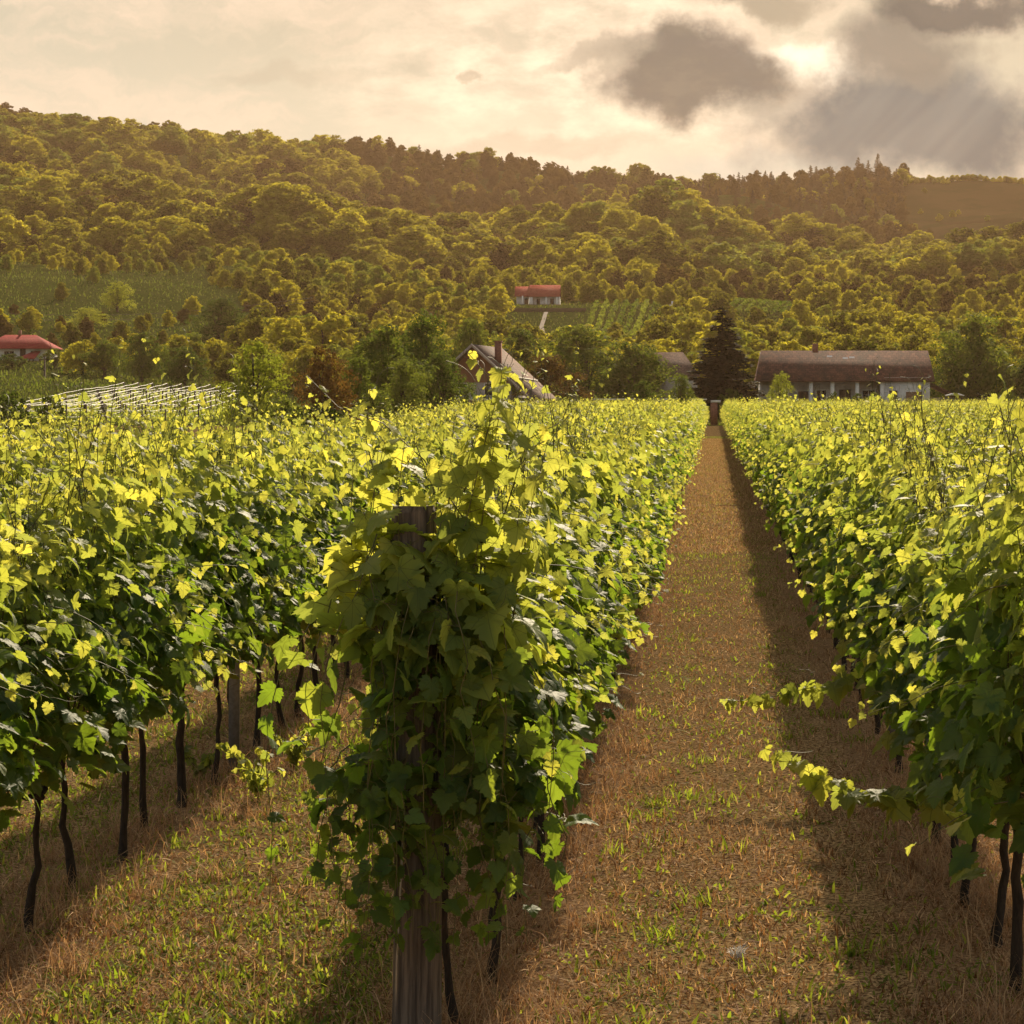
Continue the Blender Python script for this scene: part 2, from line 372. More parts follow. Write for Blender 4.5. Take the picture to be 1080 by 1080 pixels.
def height(X, Y):
    X = np.asarray(X, float); Y = np.asarray(Y, float); X, Y = np.broadcast_arrays(X, Y)
    U = np.clip(752 + X / np.maximum(Y, 150.) * F, TU[0], TU[-1] - 1e-3); Yc = np.clip(Y, TY[0], TY[-1] - 1e-3)
    i = np.clip(np.searchsorted(TY, Yc, 'right') - 1, 0, len(TY) - 2); j = np.clip(np.searchsorted(TU, U, 'right') - 1, 0, len(TU) - 2)
    a = (Yc - TY[i]) / (TY[i + 1] - TY[i]); b = (U - TU[j]) / (TU[j + 1] - TU[j]); a = cr(a); b = cr(b)
    z = TZ[i, j] * (1 - a) * (1 - b) + TZ[i + 1, j] * a * (1 - b) + TZ[i, j + 1] * (1 - a) * b + TZ[i + 1, j + 1] * a * b
    amp = np.clip((Y - 560) / 150, 0, 1)
    amp = amp * np.where(Y > 1050, .35, 1)
    return z + amp * (7.0 * _noise2(X, Y, 42, 1) + 1.6 * _noise2(X, Y, 19, 2))
xs = np.unique(np.concatenate([np.linspace(-1400, -520, 12), np.linspace(-500, 400, 130), np.linspace(420, 1400, 12), np.linspace(-70, 30, 60)]))
ys = np.unique(np.concatenate([np.linspace(-150, 180, 12), np.linspace(190, 340, 36), np.linspace(345, 1300, 160), np.linspace(1320, 1690, 14)]))
GX, GY = np.meshgrid(xs, ys); GZ = height(GX, GY)
g = MB(); nx, ny = len(xs), len(ys)
i = np.arange(ny - 1)[:, None] * nx; j = np.arange(nx - 1)[None]
g.add(np.stack([GX, GY, GZ], -1).reshape(-1, 3), np.stack([i + j, i + j + 1, i + nx + j + 1, i + nx + j], -1).reshape(-1, 4))
tag(g.build('ground', M['ground'], smooth=True), kind='structure')

# ------------------------------------------------------------------ haze
hz = MB(); hz.box(-1380, 1380, -40, 1600, -1.0, 178)
hm = bpy.data.materials.new('haze'); hm.use_nodes = True; hm.node_tree.nodes.clear(); n = N(hm.node_tree)
pv = n.node('ShaderNodeVolumePrincipled', {'Color': (1.0, .66, .42, 1), 'Density': .000064, 'Anisotropy': .5})
n.l.new(pv.outputs[0], n.node('ShaderNodeOutputMaterial').inputs['Volume'])
tag(hz.build('haze', hm), kind='stuff', label='warm evening haze hanging over the valley and hillside', cat='haze')

# ------------------------------------------------------------------ leaf templates
def leaf_template(r, hi=True):
    half = [(.0, .0), (.07, -.13), (.19, -.23), (.27, -.16), (.36, -.17), (.38, -.06), (.49, -.02), (.42, .08), (.55, .17), (.50, .25), (.60, .38), (.47, .40), (.44, .48), (.31, .47),
            (.37, .60), (.27, .65), (.28, .76), (.17, .80), (.12, .92), (.0, 1.02)] if hi else \
           [(.0, .0), (.17, -.2), (.38, -.12), (.50, .12), (.58, .38), (.33, .46), (.30, .72), (.0, 1.0)]
    h = np.array(half)
    R = h.copy(); Lh = h[1:-1].copy(); Lh[:, 0] *= -1
    R[1:-1] += r.normal(0, .018, R[1:-1].shape); Lh += r.normal(0, .018, Lh.shape)
    out = np.concatenate([R, Lh[::-1]])           # ring starting at the stalk, up the right, down the left
    c = np.array([0, .3]); m = len(out)
    rings = [c[None]] + ([c + (out - c) * .55] if hi else []) + [out]
    P = np.concatenate(rings)
    x, y = P[:, 0], P[:, 1]
    rr = np.hypot(x, y - .3)
    cup = r.uniform(-.05, .35); droop = r.uniform(.15, .45); fold = r.uniform(.05, .3)
    z = fold * np.abs(x) - cup * rr ** 2 - droop * np.clip(y, 0, 2) ** 2 * .7
    z += .05 * np.sin(np.arctan2(x, y - .3) * 5 + r.uniform(0, 6)) * rr + r.normal(0, .012, len(P))
    V = np.stack([x, y, z], -1)
    k = np.arange(m); k2 = (k + 1) % m
    if hi:
        T = [np.stack([np.zeros(m, int), 1 + k, 1 + k2], -1)]
        A = np.stack([1 + k, 1 + m + k, 1 + m + k2], -1); B = np.stack([1 + k, 1 + m + k2, 1 + k2], -1)
        T += [A, B]; T = np.concatenate(T)
    else: T = np.stack([np.zeros(m, int), 1 + k, 1 + k2], -1)
    return V, T, P
_r = rng_(5)
LT_HI = [leaf_template(_r, True) for _ in range(6)]; LT_LO = [leaf_template(_r, False) for _ in range(5)]

def nrm(a): return a / (np.linalg.norm(a, axis=-1, keepdims=True) + 1e-9)
def scatter_leaves(mb, P, out, size, age, r, hi, droopy=.8, up=.75):
    """P stalk ends, out outward unit vectors, blades hang outward and down with their upper face turned up and out"""
    N_ = len(P)
    if not N_: return
    t = nrm(out * .55 + np.array([0, 0, -1.]) * (droopy * r.uniform(.3, 1.2, (N_, 1))) + r.normal(0, .38, (N_, 3)))
    nn = out * .75 + np.array([0, 0, 1.]) * up + r.normal(0, .42, (N_, 3))
    nn = nrm(nn - t * np.sum(nn * t, 1, keepdims=True)); xx = np.cross(t, nn)
    Rm = np.stack([xx, t, nn], -1)  # columns
    tmpl = LT_HI if hi else LT_LO
    which = r.integers(0, len(tmpl), N_); rnd = r.uniform(0, 1, N_)
    for q, (V, T, UVp) in enumerate(tmpl):
        s = np.where(which == q)[0]
        if not len(s): continue
        sc = size[s][:, None] * np.stack([r.uniform(.9, 1.12, len(s)) * r.choice([-1, 1], len(s)), np.ones(len(s)), r.uniform(.3, 1.6, len(s))], -1)
        W_ = np.einsum('nij,nkj->nki', Rm[s], V[None] * sc[:, None, :]) + P[s][:, None]
        idx = T[None] + (np.arange(len(s)) * len(V))[:, None, None]
        col = np.zeros((len(s), len(V), 4)); col[..., 0] = age[s][:, None]; col[..., 1] = rnd[s][:, None]; col[..., 3] = 1
        mb.add(W_.reshape(-1, 3), idx.reshape(-1, 3), col.reshape(-1, 4), np.tile(UVp, (len(s), 1)))

def curl(p, d, r, L=.12):
    """a tendril: thin spiral path"""
    t = np.linspace(0, 1, 9)[:, None]; d = nrm(d); s = nrm(np.cross(d, r.normal(0, 1, 3)))
    ang = t * r.uniform(3, 7); R = .03 * (t)
    return p + d * t * L + s * np.sin(ang) * R * 1.2 + np.cross(d, s) * (1 - np.cos(ang)) * R

def grow_vine(seed, hi=False, tall=3, hw=.32, lo=.82, extra=None, dens=1.0, nshoot=11, leafk=1.0, span=.42):
    """one trained grapevine, root at the origin, row along y. returns the three meshes"""
    r = rng_(seed)
    tr, ca, le = MB(), MB(), MB()
    # trunk and cordon
    zt = r.uniform(.70, .78); k = 9; tt = np.linspace(0, 1, k)
    wob = np.cumsum(r.normal(0, .009, (k, 2)), 0); wob -= wob[0]; wob += tt[:, None] * r.normal(0, .022, 2)
    tp = np.stack([wob[:, 0], wob[:, 1], tt * zt - .02], -1)
    rad = .0205 * (1 - .25 * tt) * r.uniform(.85, 1.2) + r.normal(0, .0014, k) + .010 * np.exp(-tt * 11)
    tr.tube(tp, rad, 8)
    for sgn in (-1, 1):
        q = np.linspace(0, 1, 6); cp = np.stack([tp[-1, 0] + r.normal(0, .01, 6), tp[-1, 1] + sgn * q * span, zt - .03 + .07 * q ** .5 + r.normal(0, .006, 6)], -1)
        tr.tube(cp, .017 * (1 - .45 * q), 6)
    LP, LO, LS, LA = [], [], [], []
    def put(p, o, s, a): LP.append(p); LO.append(o); LS.append(s); LA.append(a)
    ys_ = np.linspace(-span, span, nshoot) + r.normal(0, .025, nshoot)
    talls = set(r.choice(nshoot, tall, replace=False).tolist()) if tall else set()
    for i_, y0 in enumerate(ys_):
        H = r.uniform(2.12, 2.38) if i_ in talls else r.uniform(1.80, 2.12)
        L = 14; t = np.linspace(0, 1, L)
        side = r.choice([-1, 1]); bow = r.uniform(.02, .14)
        px = side * bow * np.sin(t * np.pi) * 1.1 + r.normal(0, .035) * t + tp[-1, 0] * (1 - t)
        lean = r.normal(0, .10)
        py_ = y0 + lean * t + .02 * np.sin(t * 7 + r.uniform(0, 6))
        if i_ in talls: px = px + np.clip(t - .8, 0, 1) * r.normal(0, .5); py_ = py_ + np.clip(t - .8, 0, 1) * r.normal(0, .5)
        pz = .78 + (H - .78) * t
        sp = np.stack([px, py_, pz], -1)
        ca.tube(sp, .0048 * (1 - .62 * t), 5 if hi else 3, cap=False)
        for q in range(1, 19):
            f = q / 18; p = np.array([np.interp(f, t, sp[:, c_]) for c_ in range(3)])
            ang = (q % 2) * np.pi + r.normal(0, .7); o = np.array([np.cos(ang), np.sin(ang) * .8, r.uniform(-.1, .5)]); o = o / np.linalg.norm(o)
            young = np.clip((p[2] - 1.5) / .6, 0, 1); tipf = f > .86
            s_ = (r.uniform(.08, .122) * (1 - .45 * young)) * (.6 if tipf else 1) * leafk
            pl = r.uniform(.05, .10) * (.4 if tipf else 1); e = p + o * pl
            put(e, o, s_, np.clip(young * .9 + r.normal(.05, .12) + (.25 if tipf else 0), 0, 1))
            if hi: ca.tube([p, p + o * pl * .5 + np.array([0, 0, .012]), e], .0016, 3, cap=False)
            if f > .55 and r.random() < (.30 if hi else .12):
                ca.tube(curl(p, o + np.array([0, 0, .9]), r, r.uniform(.08, .2)), .0011 if hi else .0014, 3, cap=False)
    for q in range(4 if hi else 2):
        y0 = r.uniform(-span, span); z1 = r.uniform(2.2, 2.65) if hi else r.uniform(2.15, 2.5); t = np.linspace(0, 1, 10); bx, by = r.normal(0, .10), r.normal(0, .14)
        sp = np.stack([bx * t ** 2 + .05 * np.sin(t * 5 + q), y0 + by * t ** 2, 1.6 + (z1 - 1.6) * np.sin(t * 1.35) / math.sin(1.35)], -1)
        ca.tube(sp, .0036 * (1 - .65 * t), 4, cap=False)
        for w in range(2, 10):
            o = nrm(np.array([r.normal(), r.normal(), .4])); put(sp[w] + o * .02, o, r.uniform(.045, .085) * (1.25 - .1 * w), np.clip(r.normal(.8, .12), 0, 1))
            if w > 4 and r.random() < .6: ca.tube(curl(sp[w], o + np.array([0, 0, .5]), r, r.uniform(.08, .2)), .0012, 3, cap=False)
    # side growth filling the hedge wall
    nf = int(430 * dens)
    f = r.uniform(0, 1, nf); z = lo + (2.02 - lo) * f ** .9
    wdt = hw * (1 - .50 * np.clip((z - 1.25) / .85, 0, 1)) * (1 - .25 * np.clip((.95 - z) / .35, 0, 1))
    sgn = r.choice([-1, 1], nf)
    x_ = sgn * wdt * r.uniform(.45, 1.05, nf) + r.normal(0, .035, nf)
    y_ = r.uniform(-span - .04, span + .04, nf)
    z = z + r.normal(0, .05, nf) + .07 * np.sin(y_ * 9 + seed)
    for a_, b_, c_, s_ in zip(x_, y_, z, sgn):
        o = nrm(np.array([s_ * 1.0, r.normal(0, .5), r.uniform(-.2, .35)]))
        young = np.clip((c_ - 1.4) / .6, 0, 1)
        put(np.array([a_, b_, c_]), o, r.uniform(.065, .122) * (1 - .35 * young) * leafk, np.clip(young * .7 + (r.random() < .08) * .5 + r.normal(.05, .08), 0, 1))
    # lateral sprays that stick out
    for q in range(int(r.integers(7, 12))):
        z0 = r.uniform(.95, 1.8); sg = r.choice([-1, 1]); y0 = r.uniform(-span, span); Ls = r.uniform(.18, .36)
        t = np.linspace(0, 1, 6); d = np.array([sg, r.normal(0, .5), r.uniform(-.3, .5)])
        sp = np.array([sg * .2, y0, z0]) + d * t[:, None] * Ls + np.array([0, 0, -.12]) * t[:, None] ** 2
        ca.tube(sp, .0028 * (1 - .6 * t), 4, cap=False)
        for w in range(1, 6):
            o = nrm(d + r.normal(0, .6, 3)); put(sp[w] + o * .03, o, r.uniform(.05, .10) * (1.1 - .12 * w) * leafk, np.clip(.35 + .12 * w + r.normal(0, .1), 0, 1))
        if hi: ca.tube(curl(sp[-1], d, r), .001, 3, cap=False)
    # long runners asked for by name: list of (points, leaf count, leaf size, age)
    for (pts, nl, ls, ag) in (extra or []):
        pts = np.asarray(pts, float); t = np.linspace(0, 1, len(pts))
        if pts[0][2] - pts[-1][2] > .35:      # hanging canes sway and kink
            t9 = np.linspace(0, 1, 14); pts = np.stack([np.interp(t9, t, pts[:, c_]) for c_ in range(3)], -1) + np.cumsum(r.normal(0, .016, (14, 3)), 0) * [1, .6, .2]; t = t9
        ca.tube(pts, .0030 * (1 - .6 * t), 5, cap=False)
        for q in range(nl):
            f = (q + .6) / nl; p = np.array([np.interp(f, t, pts[:, c_]) for c_ in range(3)])
            ang = q * 2.4 + r.normal(0, .4); o = nrm(np.array([np.cos(ang), np.sin(ang), r.uniform(-.1, .5)]))
            s_ = ls * (1.15 - .7 * f) * r.uniform(.85, 1.15)
            paler = .8 * np.clip((p[2] - 1.4) / .55, 0, 1) if pts[0][2] - pts[-1][2] > .35 else .4 * f  # upper leaves of hanging canes tinted paler, painting in the backlight
            put(p + o * s_ * .45, o, s_, np.clip(ag + paler + r.normal(0, .08), 0, 1))
            ca.tube([p, p + o * s_ * .45], .0015, 3, cap=False)
            if r.random() < .3: ca.tube(curl(p, o + np.array([0, 0, .3]), r, .16), .0012, 3, cap=False)
    scatter_leaves(le, np.array(LP), np.array(LO), np.array(LS), np.array(LA), r, hi)
    return (tr.build('trunk', M['bark'], mesh_only=True, smooth=True), ca.build('cane', M['cane'], mesh_only=True), le.build('foliage', M['vine_leaf'], mesh_only=True))

def ordw(k): return f"{k}{'th' if 10 <= k % 100 <= 20 else {1: 'st', 2: 'nd', 3: 'rd'}.get(k % 10, 'th')}"

# ------------------------------------------------------------------ the vineyard
ROW0, DX, DY, Y0 = -.98, 2.2, .80, 8.75
def row_end(X):
    if X < -14: return 165.
    return 211.
def px_of(X, Y): return 752 + X * F / Y
rr_ = rng_(11)
spots = []
for k in range(-32, 15):
    X = ROW0 + k * DX; ye = row_end(X); y = Y0 + (0 if k == 0 else rr_.uniform(-.2, .2))
    idx = 0
    while y < ye:
        if y > 37 + .8 * math.sin(k) and X < -6.2 - (y - 38) * .082: y += DY; continue
        p = px_of(X, y); m_ = 60 + 420 * F / 2400 / y * 2
        if -m_ < p < 1080 + m_: spots.append((X + rr_.normal(0, .03), y + rr_.normal(0, .05), k, idx))
        y += DY; idx += 1
spots.sort(key=lambda s: s[1])
# individuals: the nearest ones in view
inview = [s for s in spots if -25 < px_of(s[0], s[1]) < 1105 or s[1] < 14]
indiv = inview[:300]; ids = set(id(s) for s in indiv)
rest = [s for s in spots if id(s) not in ids]

PRO_HI = [grow_vine(100 + q, True, tall=int(2 + q % 3)) for q in range(5)]
PRO_LO = [grow_vine(200 + q, False, tall=int(1 + q % 3)) for q in range(9)]
# the vine wrapped round the end post, much broader leaved, and two with long runners
ex0 = [([(.10, -.28, 1.0), (.13, -.42, 1.4), (.11, -.44, 1.8), (.17, -.38, 2.2), (.23, -.33, 2.58)], 26, .18, .40),
       ([(-.02, -.40, 1.3), (.04, -.46, 1.8), (.14, -.40, 2.25), (.22, -.36, 2.56)], 17, .16, .45),
       ([(-.02, -.35, 1.5), (.0, -.42, 1.8), (.05, -.38, 2.1), (.12, -.32, 2.36)], 14, .17, .45),
       ([(-.10, -.30, 1.5), (-.16, -.44, 1.8), (-.17, -.42, 2.1), (-.15, -.36, 2.32)], 13, .16, .5),
       ([(-.26, -.25, 1.5), (-.30, -.36, 1.8), (-.28, -.36, 2.05), (-.24, -.3, 2.28)], 12, .14, .5),
       ([(.22, -.25, 1.5), (.28, -.36, 1.8), (.32, -.36, 2.05), (.38, -.3, 2.3)], 13, .15, .5),
       ([(.05, -.2, 2.0), (-.1, -.2, 2.22), (-.25, -.25, 2.36), (-.42, -.25, 2.42), (-.55, -.2, 2.54)], 12, .07, .8),
       ([(.05, -.2, 2.1), (.16, -.3, 2.35), (.15, -.3, 2.54), (.07, -.3, 2.63)], 9, .08, .8),
       ([(.2, -.2, 2.0), (.30, -.25, 2.3), (.42, -.3, 2.36), (.47, -.3, 2.30)], 8, .065, .8),
       ([(-.25, -.2, 2.0), (-.32, -.22, 2.3), (-.30, -.25, 2.50)], 9, .07, .8)]
_rh = rng_(909)
for q in range(15):       # leafy canes hanging over and round the post
    a0 = -.52 + 1.02 * q / 16 + _rh.normal(0, .03); f0 = -.30 - .28 * math.cos((a0 + .05) * 2.6) + _rh.normal(0, .03)
    zt_ = _rh.uniform(1.45, 1.85) if abs(a0 + .12) < .16 else _rh.uniform(1.5, 2.0)
    ex0.append(([(a0 * .5, -.25, zt_ + .02), (a0 * .8, f0, zt_), (a0, f0 - .06, zt_ - .3), (a0 * 1.03, f0 - .05, zt_ - .65), (a0 * .95, f0, max(.48, zt_ - _rh.uniform(.7, 1.35)))], 13, _rh.uniform(.10, .15), _rh.choice([0, .08, .2])))
for q in range(6):
    a0 = -.26 + .052 * q; y_ = -.56 - .03 * (q % 2)
    ex0.append(([(a0, -.40, 1.95 - .12 * (q % 3)), (a0, y_ + .02, 1.8 - .12 * (q % 3)), (a0 + .02, y_, 1.4), (a0, y_, .95), (a0 - .01, y_ + .02, .44)], 15, .13, 0))
for q in range(15):
    a0 = -.46 + .063 * q + _rh.normal(0, .02); f0 = -.26 - .26 * math.cos((a0 + .05) * 2.6)
    ex0.append(([(a0 * .8, -.25, 1.15), (a0, f0, 1.05), (a0 * 1.02, f0 - .04, .8), (a0, f0, _rh.uniform(.34, .6))], 10, _rh.uniform(.10, .145), _rh.choice([0, .1, .2])))
for q in range(7):
    a0 = -.34 + .10 * q + _rh.normal(0, .02)
    ex0.append(([(a0 * .8, -.25, 1.6), (a0, -.38, 1.8), (a0 * 1.05, -.36, 2.0), (a0 * 1.1 + .03, -.3, _rh.uniform(2.15, 2.42))], 12, _rh.uniform(.10, .15), .55))
HERO = grow_vine(301, True, tall=5, hw=.31, lo=.55, extra=ex0, dens=.42, leafk=1.05)
exr1 = [([(-.2, 0, .72), (-.42, -.02, .70), (-.62, -.05, .74), (-.82, -.02, .83), (-1.02, 0, .95)], 28, .15, .40)]
exr2 = [([(-.2, 0, .70), (-.5, -.02, .66), (-.8, -.05, .60), (-1.0, -.05, .55), (-1.22, -.05, .55)], 28, .14, .40)]
RUN1 = grow_vine(302, True, tall=3, extra=exr1); RUN2 = grow_vine(303, True, tall=3, extra=exr2)
RTALL = grow_vine(304, True, tall=4, extra=[([(-.1, 0, 1.2), (-.08, 0, 1.6), (-.14, 0, 2.0), (-.16, 0, 2.42)], 12, .15, .4)])

row_names = {0: 'the row just left of the path', 1: 'the row just right of the path', -1: 'the second row left of the path', -2: 'the third row left of the path',
             -3: 'the fourth row left of the path', 2: 'the second row right of the path', 3: 'the third row right of the path', 4: 'the fourth row right of the path', -4: 'the fifth row left of the path', -5: 'the sixth row left of the path',
             -6: 'the seventh row left of the path', -7: 'the eighth row left of the path', 5: 'the fifth row right of the path'}
counts = {}
used = {}
r = rng_(77)
run_done = set()
for (X, Y, k, idx) in indiv:
    counts[k] = counts.get(k, 0) + 1; c_ = counts[k]
    nm = row_names.get(k, f'the {ordw(abs(k))} row left of the path')
    extra = ''
    if k == 0 and c_ == 1: pr = HERO; lab = 'broad leaved grapevine climbing round the thick wooden end post'
    elif k == 1 and abs(Y - 10.2) < .41 and 'a' not in run_done: pr = RUN1; run_done.add('a'); lab = 'grapevine sending the nearer long leafy runner out over the path'
    elif k == 1 and abs(Y - 14.0) < .41 and 'b' not in run_done: pr = RUN2; run_done.add('b'); lab = 'grapevine sending the farther, lower leafy runner out over the path'
    elif k == 1 and c_ == 1: pr = RTALL; lab = 'grapevine with the tallest shoots, first in the row right of the path'
    else:
        pool = PRO_HI if Y < 17 else PRO_LO; pr = pool[int(r.integers(0, len(pool)))]
        lab = f'grapevine, {ordw(c_)} from the near end of {nm}'
    t = thing('grapevine', lab, 'grapevine', (X, Y, 0), 0 if pr in (HERO, RUN1, RUN2, RTALL) else float(r.choice([0, math.pi])) + r.normal(0, .06), 'grapevines trained in the rows')
    if pr in (RUN1, RUN2): t.location.z = 0
    if pr is HERO: sc = 1.0
    else: sc = r.uniform(.90, 1.08)
    t.scale = (r.uniform(.95, 1.1) if pr not in (RUN1, RUN2) else 1, 1, sc)
    for nm2, me in zip(('trunk', 'cane', 'foliage'), pr): mkobj(nm2, me, t)

# the vines beyond, one mass
def gn_scatter(name, pts, kinds, rots, scls, protos, label, cat):
    me = bpy.data.meshes.new(name); me.vertices.add(len(pts)); me.vertices.foreach_set('co', np.asarray(pts, np.float32).ravel())
    a = me.attributes.new('kindno', 'INT', 'POINT'); a.data.foreach_set('value', np.asarray(kinds, np.int32))
    a = me.attributes.new('rotv', 'FLOAT_VECTOR', 'POINT'); a.data.foreach_set('vector', np.asarray(rots, np.float32).ravel())
    a = me.attributes.new('sclv', 'FLOAT_VECTOR', 'POINT'); a.data.foreach_set('vector', np.asarray(scls, np.float32).ravel())
    o = bpy.data.objects.new(name, me); COL.objects.link(o)
    ng = bpy.data.node_groups.new(name, 'GeometryNodeTree')
    ng.interface.new_socket('Geometry', in_out='INPUT', socket_type='NodeSocketGeometry'); ng.interface.new_socket('Geometry', in_out='OUTPUT', socket_type='NodeSocketGeometry')
    gi = ng.nodes.new('NodeGroupInput'); go = ng.nodes.new('NodeGroupOutput'); jn = ng.nodes.new('GeometryNodeJoinGeometry')
    def named(nm, ty):
        q = ng.nodes.new('GeometryNodeInputNamedAttribute'); q.data_type = ty; q.inputs['Name'].default_value = nm; return q.outputs[0]
    kd, rv, sv = named('kindno', 'INT'), named('rotv', 'FLOAT_VECTOR'), named('sclv', 'FLOAT_VECTOR')
    e2r = ng.nodes.new('FunctionNodeEulerToRotation'); ng.links.new(rv, e2r.inputs[0])
    for q, po in enumerate(protos):
        cmp_ = ng.nodes.new('FunctionNodeCompare'); cmp_.data_type = 'INT'; cmp_.operation = 'EQUAL'
        ng.links.new(kd, cmp_.inputs[2]); cmp_.inputs[3].default_value = q
        oi = ng.nodes.new('GeometryNodeObjectInfo'); oi.inputs['Object'].default_value = po; oi.transform_space = 'ORIGINAL'; oi.inputs['As Instance'].default_value = True
        ip = ng.nodes.new('GeometryNodeInstanceOnPoints')
        ng.links.new(gi.outputs[0], ip.inputs['Points']); ng.links.new(cmp_.outputs[0], ip.inputs['Selection']); ng.links.new(oi.outputs['Geometry'], ip.inputs['Instance'])
        ng.links.new(e2r.outputs[0], ip.inputs['Rotation']); ng.links.new(sv, ip.inputs['Scale']); ng.links.new(ip.outputs[0], jn.inputs[0])
    ng.links.new(jn.outputs[0], go.inputs[0])
    md = o.modifiers.new('scatter', 'NODES'); md.node_group = ng
    return tag(o, label, cat, kind='stuff')

# foliage objects of real vines serve as the pattern for the distant mass
byname = {}
for o in list(COL.objects):
    if o.name.startswith('foliage') and o.data in [q[2] for q in PRO_LO] and o.data.name not in byname: byname[o.data.name] = o
protos = list(byname.values())
kk = r.integers(0, len(protos), len(rest))
gn_scatter('distant_vines', [(s[0], s[1], 0) for s in rest], kk, [(0, 0, float(r.choice([0, math.pi])) + r.normal(0, .08)) for _ in rest],
           [(r.uniform(.95, 1.15), 1.02, r.uniform(.88, 1.08)) for s in rest], protos,
           'sunlit yellow green tops of the vineyard rows running off to the farmhouse', 'vines')

# ------------------------------------------------------------------ posts, wires
# thick wooden end post
t = thing('end_post', 'thick weathered round wooden post at the near end of the row left of the path', 'post', (-1.10, 8.42, 0))
pm = MB(); rq = rng_(3); zz_ = np.array([-.02, .3, .8, 1.3, 1.8, 2.03, 2.055]); pts = np.stack([.01 * np.sin(zz_ * 2), .008 * np.cos(zz_ * 3), zz_], -1)
pm.tube(pts, [.094, .091, .088, .087, .085, .084, .076], 18)
pm.build('post_shaft', M['post'], t, smooth=False)
tb = MB()
for q in range(3):
    th = np.linspace(0, 2 * np.pi, 17); tb.tube(np.stack([.094 * np.cos(th), .094 * np.sin(th), 1.02 + q * .012 + .004 * np.sin(th)], -1), .0035, 4, cap=False)
tb.build('wire_loop', M['wire'], t)
t = thing('anchor_cable', 'thin grey anchor cable hanging down the front of the thick end post', 'cable', (-1.125, 8.30, 1.10))
cb = MB(); cb.tube([(0, 0, 0), (-.006, -.02, -.3), (-.025, -.03, -.7), (-.03, -.05, -1.1)], .0045, 5); cb.build('steel_cable', M['wire'], t)
tw = MB(); q = np.linspace(0, 1, 40); tw.tube(np.stack([-.002 + .011 * np.cos(q * 34) - .01 * q, -.012 + .011 * np.sin(q * 34), -.22 - .30 * q], -1), .0035, 4)
for w in range(3): tw.tube([(-.005, -.01, -.5), (-.03 - .01 * w, -.03, -.58 - .03 * w), (-.045 - .015 * w, -.03, -.62 - .04 * w)], .002, 3)
tw.build('twine', M['twine'], t)

# grey steel line posts
sp = MB()
for (a0, a1, b0, b1) in ((-.032, .032, -.002, .002), (-.034, -.030, -.002, .03), (.030, .034, -.002, .03)): sp.box(a0, a1, b0, b1, 0, 1.88)
SPM = sp.build('line_post', M['steel'], mesh_only=True)
hk = MB()
for z0 in np.arange(.8, 1.85, .12): hk.box(-.043, -.035, -.006, .012, z0, z0 + .02); hk.box(.035, .043, -.006, .012, z0, z0 + .02)
HKM = hk.build('wire_hook', M['steel'], mesh_only=True)
wp = MB(); wp.tube([(0, 0, 0), (.01, 0, 1), (0, 0, 1.95)], [.035, .033, .03], 8); WPM = wp.build('line_post', M['post'], mesh_only=True)
posts = []
for k in range(-30, 14):
    X = ROW0 + k * DX; y = 15.1 if k in (0, 1) else 14.45 + ((k * 37) % 5) * .3 - .6; c_ = 0
    while y < row_end(X):
        if y > 36 and X < -6.2 - (y - 38) * .082: break
        if -10 < px_of(X, y) < 1090 and y < 150: posts.append((X, y, k))
        y += 6.0
posts.sort(key=lambda s: s[1]); pc = {}
for (X, Y, k) in posts[:260]:
    pc[k] = pc.get(k, 0) + 1
    side = 'left' if k <= 0 else 'right'; nr = 1 - k if k <= 0 else k
    rowl = f'row {nr} {side} of the path' if nr > 1 else f'the row just {side} of the path'
    t = thing('trellis_post', f'slim trellis post, {ordw(pc[k])} from the near end of {rowl}', 'post', (X, Y + .35, 0), 0, 'trellis posts in the rows')
    if k % 3 != 1 or Y < 20: mkobj('post_shaft', SPM, t); mkobj('wire_hook', HKM, t)
    else: mkobj('post_shaft', WPM, t)
for k in (-2, -1, 0, 1, 2):
    X = ROW0 + k * DX
    for zi, z in enumerate((.78, 1.15, 1.5, 1.82)):
        wm = MB()
        for s_ in ((-.03, .03) if zi > 0 else (0,)):
            yy_ = np.arange(8.5 if k == 0 else 8.4, 120, 3.0); wm.tube(np.stack([np.full_like(yy_, X + s_) + .01 * np.sin(yy_), yy_, z - .01 * np.abs(np.sin(yy_))], -1), .0013, 3, cap=False)
        nr = 1 - k if k <= 0 else k; side = 'left' if k <= 0 else 'right'
        tag(wm.build('trellis_wire', M['wire']), f"{('lowest', 'second', 'third', 'topmost')[zi]} steel wire strung along row {nr} {side} of the path", 'wire', 'trellis wires')
# end posts of the other rows (outside the photo's edges)
for k in (-2, -1, 1):
    X = ROW0 + k * DX
    t = thing('end_post', f"round wooden post at the near end of { {-2: 'the third row left', -1: 'the second row left', 1: 'the first row right'}[k] } of the path", 'post', (X, 8.2, 0))
    q = MB(); q.tube(pts, [.08, .078, .076, .075, .074, .073, .068], 12); q.build('post_shaft', M['post'], t)

